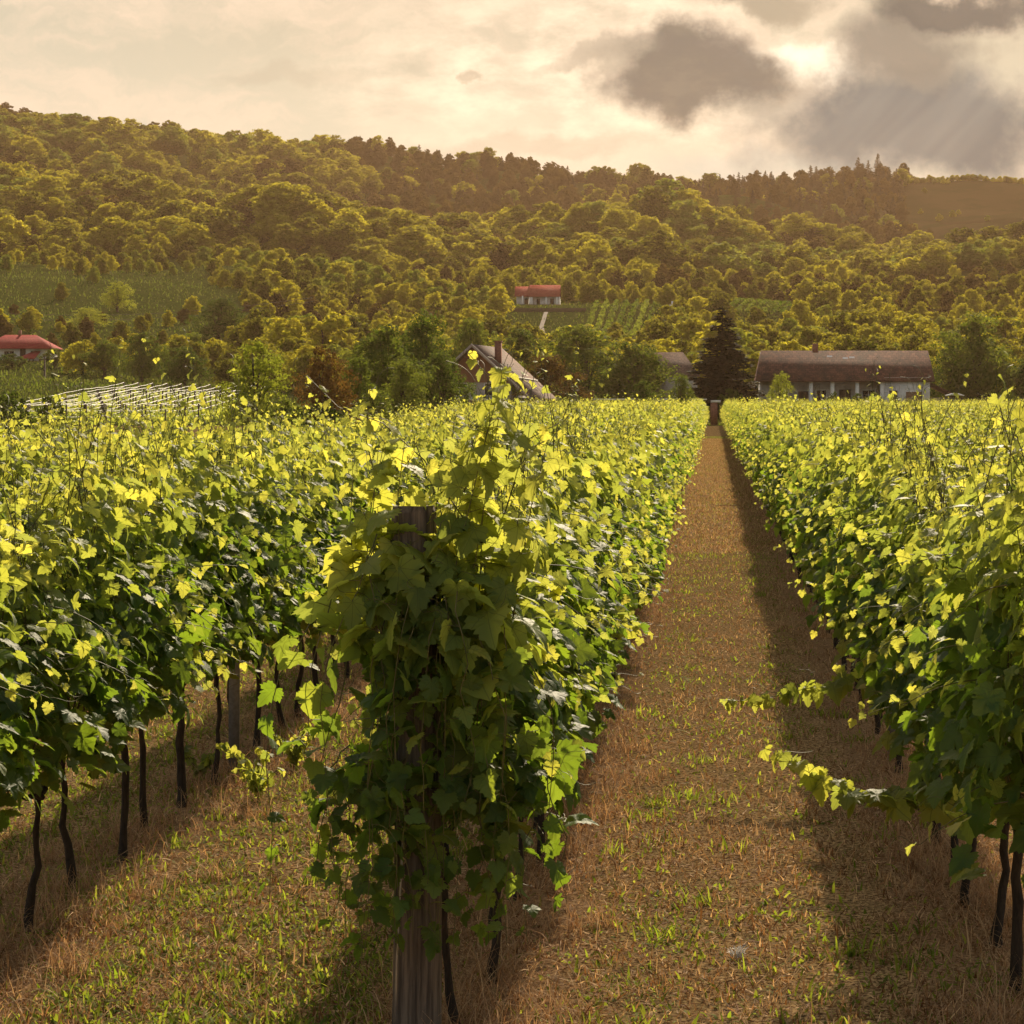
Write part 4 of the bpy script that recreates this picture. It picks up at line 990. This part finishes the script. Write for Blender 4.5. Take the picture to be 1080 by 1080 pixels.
def window(parent, x, z, w, h, y, out=-1, name='window', frame='trimwhite', wall_t=.06):
    f = MB(); t = .08
    for (a, b, c, d) in ((x - w / 2 - t, x + w / 2 + t, z + h, z + h + t), (x - w / 2 - t, x + w / 2 + t, z - t, z), (x - w / 2 - t, x - w / 2, z, z + h), (x + w / 2, x + w / 2 + t, z, z + h), (x - .03, x + .03, z, z + h)):
        f.box(a, b, y + out * wall_t, y + out * .003, c, d)
    fo = f.build(name, M[frame], parent); p = MB(); p.box(x - w / 2, x + w / 2, y + out * .03, y + out * .004, z, z + h); p.build('pane', M['glass'], fo)

# long farmhouse with a porch
fx = 5.0; fy = 238.0; gz = float(height(14, 240)) - .05
t = thing('farmhouse', 'long low white farmhouse with a brown tiled roof and columned porch', 'house', (fx, fy, gz), math.radians(.6))
ze = 4.72 - gz; zr = 7.62 - gz; Lh = 17.9; D_ = 7.6
w = MB(); w.box(0, 12.9, 1.5, 1.75, 0, ze); w.box(12.9, Lh - .2, -.02, .23, 0, ze); w.box(0, .25, 1.75, D_ - .25, 0, ze); w.box(Lh - .45, Lh - .2, .23, D_ - .25, 0, ze); w.box(0, Lh - .2, D_ - .25, D_, 0, ze); w.box(12.9, 13.15, .23, 1.5, 0, ze)
for xe in (0.02, Lh - .44): w.add([(xe, 0, ze), (xe + .2, 0, ze), (xe + .2, D_, ze), (xe, D_, ze), (xe, D_ / 2, zr - .2), (xe + .2, D_ / 2, zr - .2)], [(0, 1, 5, 4), (2, 3, 4, 5), (0, 3, 2, 1)])
w.build('wall', M['wall'], t)
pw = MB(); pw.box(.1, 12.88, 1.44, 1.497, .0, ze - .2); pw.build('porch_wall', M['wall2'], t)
rf = MB(); gable_roof(rf, Lh, D_, ze, zr, .4, .16, hipl=.6, hipr=.3)
ro = rf.build('roof', M['roof_old'], t); ro.location = (-.1, D_ / 2, 0)
for (a, b) in ((7.2, 3.0), (8.85, 2.75), (9.55, 2.85)):
    q = MB(); sl = (zr - ze) / (D_ / 2); zc = ze + sl * b; q.add([(a, b - .2 - D_ / 2, zc - sl * .2 + .06), (a + .55, b - .2 - D_ / 2, zc - sl * .2 + .06), (a + .55, b - D_ / 2, zc + .06), (a, b - D_ / 2, zc + .06)], [(0, 1, 2, 3)])
    q.build('roof_patch', M['trimwhite'], ro)
ch = MB(); ch.box(5.6, 6.2, D_ / 2 - .3, D_ / 2 + .3, zr - .6, zr + .75); cho = ch.build('chimney', M['brick'], ro); cho.location = (.1, -D_ / 2, 0)
for xc in (5.25, 7.5, 10.1, 12.7): q = MB(); q.box(xc - .2, xc + .2, -.0, .34, .0, ze - .32); q.box(xc - .28, xc + .28, -.06, .40, ze - .32, ze - .22); q.build('column', M['trimwhite'], t)
bm_ = MB(); bm_.box(.2, 12.88, .02, .30, ze - .22, ze - .02); bm_.build('porch_beam', M['trimwhite'], t)
for (a, b, h) in ((8.3, 9.5, 2.6), (4.0, 5.0, 2.4)): q = MB(); q.box(a, b, 1.38, 1.437, 0, h); q.build('door', M['darkwood'], t)
window(t, 11.4, 1.3, 1.3, 1.2, 1.44); window(t, 6.4, 1.3, 1.0, 1.2, 1.44); window(t, 2.4, 1.3, 1.0, 1.2, 1.44)
q = MB(); q.box(15.2, 16.8, -.08, -.024, 0, 2.35); q.build('garage_door', M['wood'], t)
window(t, 13.85, 1.2, .7, 1.2, -.02, frame='darkwood')
# lean-to
q = MB(); q.box(Lh + .02, Lh + 2.6, 1.0, 5.5, 0, 1.75); q.build('shed_wall', M['stone'], t)
q = MB(); q.add([(Lh - .1, .4, ze - .5), (Lh + 3.3, .4, 1.72), (Lh + 3.3, 6, 1.72), (Lh - .1, 6, ze - .5), (Lh - .1, .4, ze - .75), (Lh + 3.3, .4, 1.50), (Lh + 3.3, 6, 1.50), (Lh - .1, 6, ze - .75)], [(0, 1, 2, 3), (7, 6, 5, 4), (0, 4, 5, 1), (1, 5, 6, 2), (2, 6, 7, 3), (3, 7, 4, 0)])
q.build('shed_roof', M['roof_old'], t)
# upturned boat-like pale board by the shed
q = MB(); q.tube([(0, 0, 0), (.6, 0, .12), (1.3, 0, .13), (1.9, 0, .0)], [.05, .10, .10, .05], 8); o = q.build('pale_board', M['pale']); o.location = at(997, 416.8, 228); o.location.z -= .05
tag(o, 'pale curved board lying on props before the farmhouse lean-to', 'board')
q = MB(); 
# steep roofed house
t = thing('gabled_house', 'steep roofed house with brown boarded gable and brick chimney', 'house', (-20.1, 190, 0), math.radians(-5))
# local: ridge along y (rotate roof mesh), gable faces -y
Hw = 4.72; ze = 2.75; zr = 7.05; Ld = 13.5
w = MB(); w.box(-Hw + .9, 3.2, 0.6, .85, 0, ze); w.box(-Hw + .9, -Hw + 1.1, .85, Ld, 0, ze); w.box(3.0, 3.2, .85, Ld, 0, ze); w.box(-Hw + 1.1, 3.0, Ld - .2, Ld, 0, ze)
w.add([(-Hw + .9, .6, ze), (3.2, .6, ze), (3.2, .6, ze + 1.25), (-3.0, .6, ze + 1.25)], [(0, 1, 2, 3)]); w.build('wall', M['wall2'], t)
q = MB(); q.add([(-3.0, .5, ze + 1.1), (3.0, .5, ze + 1.1), (0, .5, zr - .3), (-3.0, .58, ze + 1.1), (3.0, .58, ze + 1.1), (0, .58, zr - .3)], [(0, 1, 2), (3, 5, 4)]); q.build('gable_boards', M['wood'], t)
q = MB(); q.box(-3, 3.2, -.9, .55, 2.35, 2.5); q.build('balcony', M['trimwhite'], t)
window(t, 1.6, 2.75, 1.3, 1.0, .6); window(t, -1.2, 2.75, 1.3, 1.0, .6)
q = MB(); q.box(.6, 2.6, .50, .597, 0, 1.9); q.build('door', M['wood'], t)
rf = MB(); gable_roof(rf, Ld, Hw * 2, ze, zr, .25, .18); ro = rf.build('roof', M['roof_grey'], t); ro.rotation_euler = (0, 0, math.radians(90)); ro.location = (0, 0, 0)
sl = (zr - ze) / Hw
for sg in (-1, 1):
    q = MB(); a = np.array([0, -.32, zr + .04]); b = np.array([sg * (Hw + .3), -.32, ze - sl * .3 + .04]); V = []
    for p_ in (a, b): V += [p_, p_ + (0, .1, 0), p_ + (0, .1, -.28), p_ + (0, 0, -.28)]
    q.add(V, [(0, 1, 5, 4), (1, 2, 6, 5), (2, 3, 7, 6), (3, 0, 4, 7), (0, 3, 2, 1), (4, 5, 6, 7)]); q.build('verge_board', M['pale_wood'], t)
q = MB(); q.box(1.3, 1.82, 3.2, 3.72, zr - 2.0, zr + .25); q.box(1.24, 1.88, 3.14, 3.78, zr + .25, zr + .36); q.build('chimney', M['brick'], t)
q = MB(); q.tube([(1.0 + .0, 3.0, zr - sl * 1.0 + .08), (4.3, 7.5, zr - sl * 4.3 + .08)], .035, 5); q.tube([(3.0, .3, zr - sl * 3 + .08), (3.3, 13.2, zr - sl * 3.3 + .08)], .06, 5); q.build('roof_cable', M['netwire'], t)
# side shed wall under the long right slope
q = MB(); q.box(3.25, 4.4, 1.2, Ld - .3, 0, ze - .2); q.build('side_store', M['darkwood'], t)
# white gate piece beside the house
o = MB(); o.box(0, .9, 0, .08, 0, 1.9); o.box(1.1, 1.5, 0, .08, 0, 1.6); o = o.build('garden_gate', M['wall']); o.location = (-14.4, 186, 0); o.location.z = .6; o.location.z = 0
tag(o, 'pale garden gate beside the steep roofed house', 'gate')
# hidden brown roofed house
t = thing('cottage', 'small cottage with a plain brown roof half hidden by trees', 'house', (-6.9, 270, float(height(-5, 270))), 0)
gz = t.location.z; zr = CZ + 50 * 270 / F - gz; ze = CZ + 28 * 270 / F - gz
w = MB(); w.box(0, 5, 0, 5, 0, ze); w.build('wall', M['wall2'], t); window(t, 3.2, 1.2, 1.0, 1.1, 0)
rf = MB(); gable_roof(rf, 5, 5, ze, zr, .3, .15, hipr=2.0, hipl=.01); ro = rf.build('roof', M['roof_grey'], t); ro.location = (0, 2.5, 0)
# low open shed with pale panels
t = thing('open_shed', 'low long open shed with a thin pale edged roof behind the vines', 'shed', (at(626, 0, 226)[0], 226, 0), 0)
q = MB(); q.box(0, 11.2, 0, 3.2, 2.38, 2.46); q.build('roof', M['darkwood'], t)
q = MB(); q.box(-.05, 11.25, -.06, -.002, 2.36, 2.50); q.build('roof_edge', M['pale'], t)
for a in np.linspace(.3, 10.9, 6): q = MB(); q.box(a - .05, a + .05, .1, .2, 0, 2.378); q.build('post', M['darkwood'], t)
q = MB()
rs = rng_(4)
for a in np.arange(2.2, 9.5, .34): q.box(a, a + .2, .6, .63, 1.3, 2.0 + rs.uniform(-.12, .12))
q.build('picket', M['pale'], t)
# gate pillar at the far end of the path
t = thing('gate_pillar', 'brown pillar with a pale cap at the far end of the grass path', 'pillar', (at(753, 0, 212)[0], 212.5, 0), 0)
q = MB(); q.box(-.33, .33, -.2, .2, 0, 2.15); q.build('shaft', M['brick'], t); q = MB(); q.box(-.30, .62, -.25, .25, 2.15, 2.35); q.build('cap', M['pale'], t)

# small hillside house
Y = 530.; x0 = (543 - 752) * Y / F; gz = float(height(-41, 530)) + .2; u_ = Y / F
t = thing('hillside_house', 'small white house with orange red roof and columns high on the slope', 'house', (x0, Y, gz))
zt_ = CZ + (421 - 300) * u_ - gz; ze_ = CZ + (421 - 311.5) * u_ - gz
w = MB(); w.box(.3, 3.0, .8, 4, -1.5, ze_ - .1); w.box(3.5, 10.3, .9, 4.6, -1.5, ze_ - .1); w.build('wall', M['wall'], t)
rf = MB(); gable_roof(rf, 6.9, 4.4, ze_, zt_, .2, .12); ro = rf.build('roof', M['roof_red'], t); ro.location = (3.4, 2.4, 0)
rf = MB(); gable_roof(rf, 3.2, 3.8, ze_ - .05, zt_ - .35, .1, .12); ro = rf.build('side_roof', M['roof_red'], t); ro.location = (0, 2.2, 0)
for a in (1.6, 3.3, 3.75, 7.1, 9.6): q = MB(); q.box(a, a + .35, .1, .4, -1.5, ze_ - .12); q.build('column', M['trimwhite'], t)
for a in (2.2, 5.0, 8.2): q = MB(); q.box(a, a + .8, .72 if a < 3 else .82, .795 if a < 3 else .895, -.1, ze_ - .7); q.build('door', M['darkwood'], t)
q = MB(); q.box(0, 10.6, 0, .9, -1.6, -.12); q.build('terrace', M['stone'], t)
# retaining wall and track below it
yy2 = 507.
q = MB(); xa, xb = (533 - 752) * yy2 / F, (618 - 752) * yy2 / F; X_ = np.linspace(xa, xb, 14)
V = [(x_, yy2 + d, float(height(x_, yy2)) + z_) for x_ in X_ for d, z_ in ((0, -.8), (.5, -.8), (.5, .9), (0, .9))]
q.add(V, [tuple(k * 4 + a for a in (i_, (i_ + 1) % 4)) + tuple((k + 1) * 4 + a for a in ((i_ + 1) % 4, i_)) for k in range(13) for i_ in range(4)])
tag(q.build('terrace_wall', M['dirt']), 'low earthen terrace wall below the small hillside house', 'wall')
q = MB(); cx_ = [(576, 505), (574, 495), (571, 480), (573, 468)]; V = []
for (px, Y_) in cx_:
    for o_ in (-.45, .45): x_ = (px - 752) * Y_ / F + o_; V.append((x_, Y_, float(height(x_, Y_)) + .25))
q.add(V, [(0, 1, 3, 2), (2, 3, 5, 4), (4, 5, 7, 6)]); tag(q.build('footpath', M['dirt']), kind='structure')
# white wayside cross
Y = 500.; x_ = (709 - 752) * Y / F; gz = float(height(x_, Y))
t = thing('wayside_cross', 'white wayside cross standing among the dark trees on the slope', 'cross', (x_, Y, gz)); hh = CZ + (421 - 329) * Y / F - gz
hh = max(hh, 3.0)
q = MB(); q.box(-.5, .5, -.4, .4, 0, hh - 2.6); q.build('plinth', M['stone'], t); q = MB(); q.box(-.2, .2, -.15, .15, hh - 2.6, hh); q.box(-.65, -.21, -.14, .14, hh - 1.1, hh - .75); q.box(.21, .65, -.14, .14, hh - 1.1, hh - .75); q.build('cross_shaft', M['trimwhite'], t)
# crimson roofed house at the left
Y = 372.; u_ = Y / F; x0 = (-21 - 752) * u_; gz = float(height(-112, 375)) - .3
t = thing('bungalow', 'white bungalow with a crimson hipped roof at the left edge', 'house', (x0, Y, gz))
ze_ = CZ + (421 - 366) * u_ - gz; zr_ = CZ + (421 - 352.5) * u_ - gz
w = MB(); w.box(.4, 10.6, .5, 7, -1, ze_); w.build('wall', M['wall'], t)
rf = MB(); gable_roof(rf, 11, 7.6, ze_, zr_, .35, .12, hipl=3.3, hipr=3.3); ro = rf.build('roof', M['roof_crimson'], t); ro.location = (0, 3.75, 0)
for (a, w_) in ((2.0, 1.4), (4.6, 1.6), (8.6, .9)): window(t, a, ze_ - 1.75, w_, 1.1, .5)
q = MB(); q.box(6.4, 7.3, .4, .495, ze_ - 2.3, ze_ - .25); q.build('door', M['darkwood'], t)
q = MB(); q.add([(6.9, -3.2, ze_ - 1.9), (9.8, -3.2, ze_ - 1.9), (9.8, .3, ze_ - .65), (8.9, .3, ze_ - .55), (6.9, -3.2, ze_ - 2.05), (9.8, -3.2, ze_ - 2.05), (9.8, .3, ze_ - .8), (8.9, .3, ze_ - .7)], [(0, 1, 2, 3), (7, 6, 5, 4), (0, 4, 5, 1), (1, 5, 6, 2), (2, 6, 7, 3), (3, 7, 4, 0)]); q.build('porch_roof', M['roof_crimson'], t)
for (a, b) in ((7.1, -3.0), (9.5, -3.0)): q = MB(); q.box(a, a + .15, b, b + .15, -1.5, ze_ - 2.06); q.build('porch_post', M['darkwood'], t)
q = MB(); q.box(5.2, 5.6, 3.5, 3.9, zr_ - .3, zr_ + .75); q.build('chimney', M['brick'], t)

# hillside vineyard rows (each row a low leafy hedge)
def vine_row(pa, pb, label, seed, h=1.5, w=.55, n_=420):
    r = rng_(seed); mb = MB(); a = np.array(pa); b = np.array(pb); L = np.linalg.norm(b - a); k = int(n_)
    t = r.uniform(0, 1, k); X = a[0] + (b[0] - a[0]) * t + r.normal(0, w * .4, k); Y = a[1] + (b[1] - a[1]) * t + r.normal(0, w * .4, k); Z = height(X, Y) + .3 + h * r.uniform(0, 1, k) ** .7
    P_ = np.stack([X, Y, Z], -1); O_ = nrm(r.normal(0, 1, (k, 3)) + np.array([0, 0, .5])); tt = nrm(np.cross(O_, r.normal(0, 1, (k, 3)))); bb = np.cross(O_, tt); s_ = r.uniform(.2, .45, (k, 1))
    V = np.stack([P_ - tt * s_, P_ - bb * s_ * .7, P_ + tt * s_, P_ + bb * s_ * .7], 1).reshape(-1, 3); col = np.zeros((k, 4, 4)); col[..., 1] = r.uniform(0, 1, (k, 1)); col[..., 3] = 1
    mb.add(V, np.arange(k * 4).reshape(-1, 4), col.reshape(-1, 4)); tag(mb.build('vine_row', M['tree_near']), label, 'vine row', 'rows of the small hillside vineyards')
for q in range(9):
    p0, p1 = 606 + q * 10.5, 630 + q * 10.5; ya, yb = 440, 520
    p0c = p0 + 6
    vine_row(((p0c - 752) * ya / F, ya), ((p1 - 752) * yb / F, yb), f'{ordw(q + 1)} vine row from the left in the small vineyard right of the hillside house', 700 + q, n_=900)
for q in range(9):
    p0, p1 = 758 + q * 9.5, 775 + q * 9.5
    vine_row(((p0 - 752) * 496 / F, 496), ((p1 - 752) * 540 / F, 540), f'{ordw(q + 1)} vine row from the left in the small vineyard above the spruce', 720 + q, n_=600)

# wire trellises at the left
gt = MB()
ax = np.array([at(70, 0, 205)[0], 205.]); ay = ax + np.array([-.10, 1.])
dirr = (ay - ax) / np.linalg.norm(ay - ax); perp = np.array([dirr[1], -dirr[0]])
Lr = 78.
for q in range(11):
    s0 = ax + perp * (q - 4) * 1.75; e0 = s0 + dirr * (Lr)
    t = thing('wire_trellis', f'{ordw(q + 1)} trellis row from the left in the young vineyard with glinting pale wires', 'trellis', (s0[0], s0[1], float(height(*s0))), 0, 'glinting wire trellises at the valley edge')
    P0 = np.array([s0[0], s0[1], float(height(*s0))])
    for w in range(9):
        p_ = s0 + dirr * Lr * w / 8 ; z_ = float(height(*p_)) - P0[2]; o_ = MB(); o_.box(-.06, .06, -.06, .06, z_ - .1, z_ + 1.95); o = o_.build('post', M['darkwood'], t); o.location = (p_[0] - P0[0], p_[1] - P0[1], 0)
    rv = rng_(800 + q); kq = 420; tq = rv.uniform(0, 1, kq); Xq = s0[0] + dirr[0] * Lr * tq + rv.normal(0, .18, kq); Yq = s0[1] + dirr[1] * Lr * tq + rv.normal(0, .18, kq)
    Pq = np.stack([Xq, Yq, height(Xq, Yq) + rv.uniform(.1, 1.2, kq)], -1) - P0; o_ = MB(); scatter_leaves(o_, Pq, nrm(rv.normal(0, 1, (kq, 3))), rv.uniform(.2, .4, kq), rv.uniform(.2, .8, kq), rv, False); o_.build('foliage', M['vine_leaf'], t)
    for hz_ in (1.95, 1.4, .85):
        tt = np.linspace(0, 1, 33); pp = s0[None] + dirr[None] * Lr * tt[:, None]; zz2 = height(pp[:, 0], pp[:, 1]) + hz_ - P0[2] - .05 * np.abs(np.sin(tt * 8 * np.pi))
        o_ = MB(); o_.tube(np.stack([pp[:, 0] - P0[0], pp[:, 1] - P0[1], zz2], -1), .026 if hz_ > 1.5 else .018, 4); o_.build('wire', M['netwire'], t)
# utility pole and cable
Y = 330.; x_ = (47 - 752) * Y / F; gz = float(height(x_, Y)); t = thing('utility_pole', 'dark wooden utility pole by the bungalow', 'pole', (x_, Y, gz)); top = CZ + (421 - 376) * Y / F - gz
q = MB(); q.tube([(0, 0, -.2), (0, 0, top)], [.14, .10], 8); q.build('shaft', M['darkwood'], t); q = MB(); q.box(-.7, .7, -.16, -.105, top - .5, top - .38); q.build('crossarm', M['darkwood'], t)
for q_, dz_ in ((0, 0), (1, 1.1)):
    a = np.array(at(-60, 334 - q_ * 6, 420)); b = np.array(at(330, 318 - q_ * 4, 470)); tt = np.linspace(0, 1, 30)[:, None]
    o_ = MB(); o_.tube(a + (b - a) * tt - np.array([0, 0, 2.0]) * np.sin(tt * np.pi), .035, 4)
    tag(o_.build('power_cable', M['darkwood']), ('lower' if q_ == 0 else 'upper') + ' thin power cable spanning the meadow slope', 'cable')
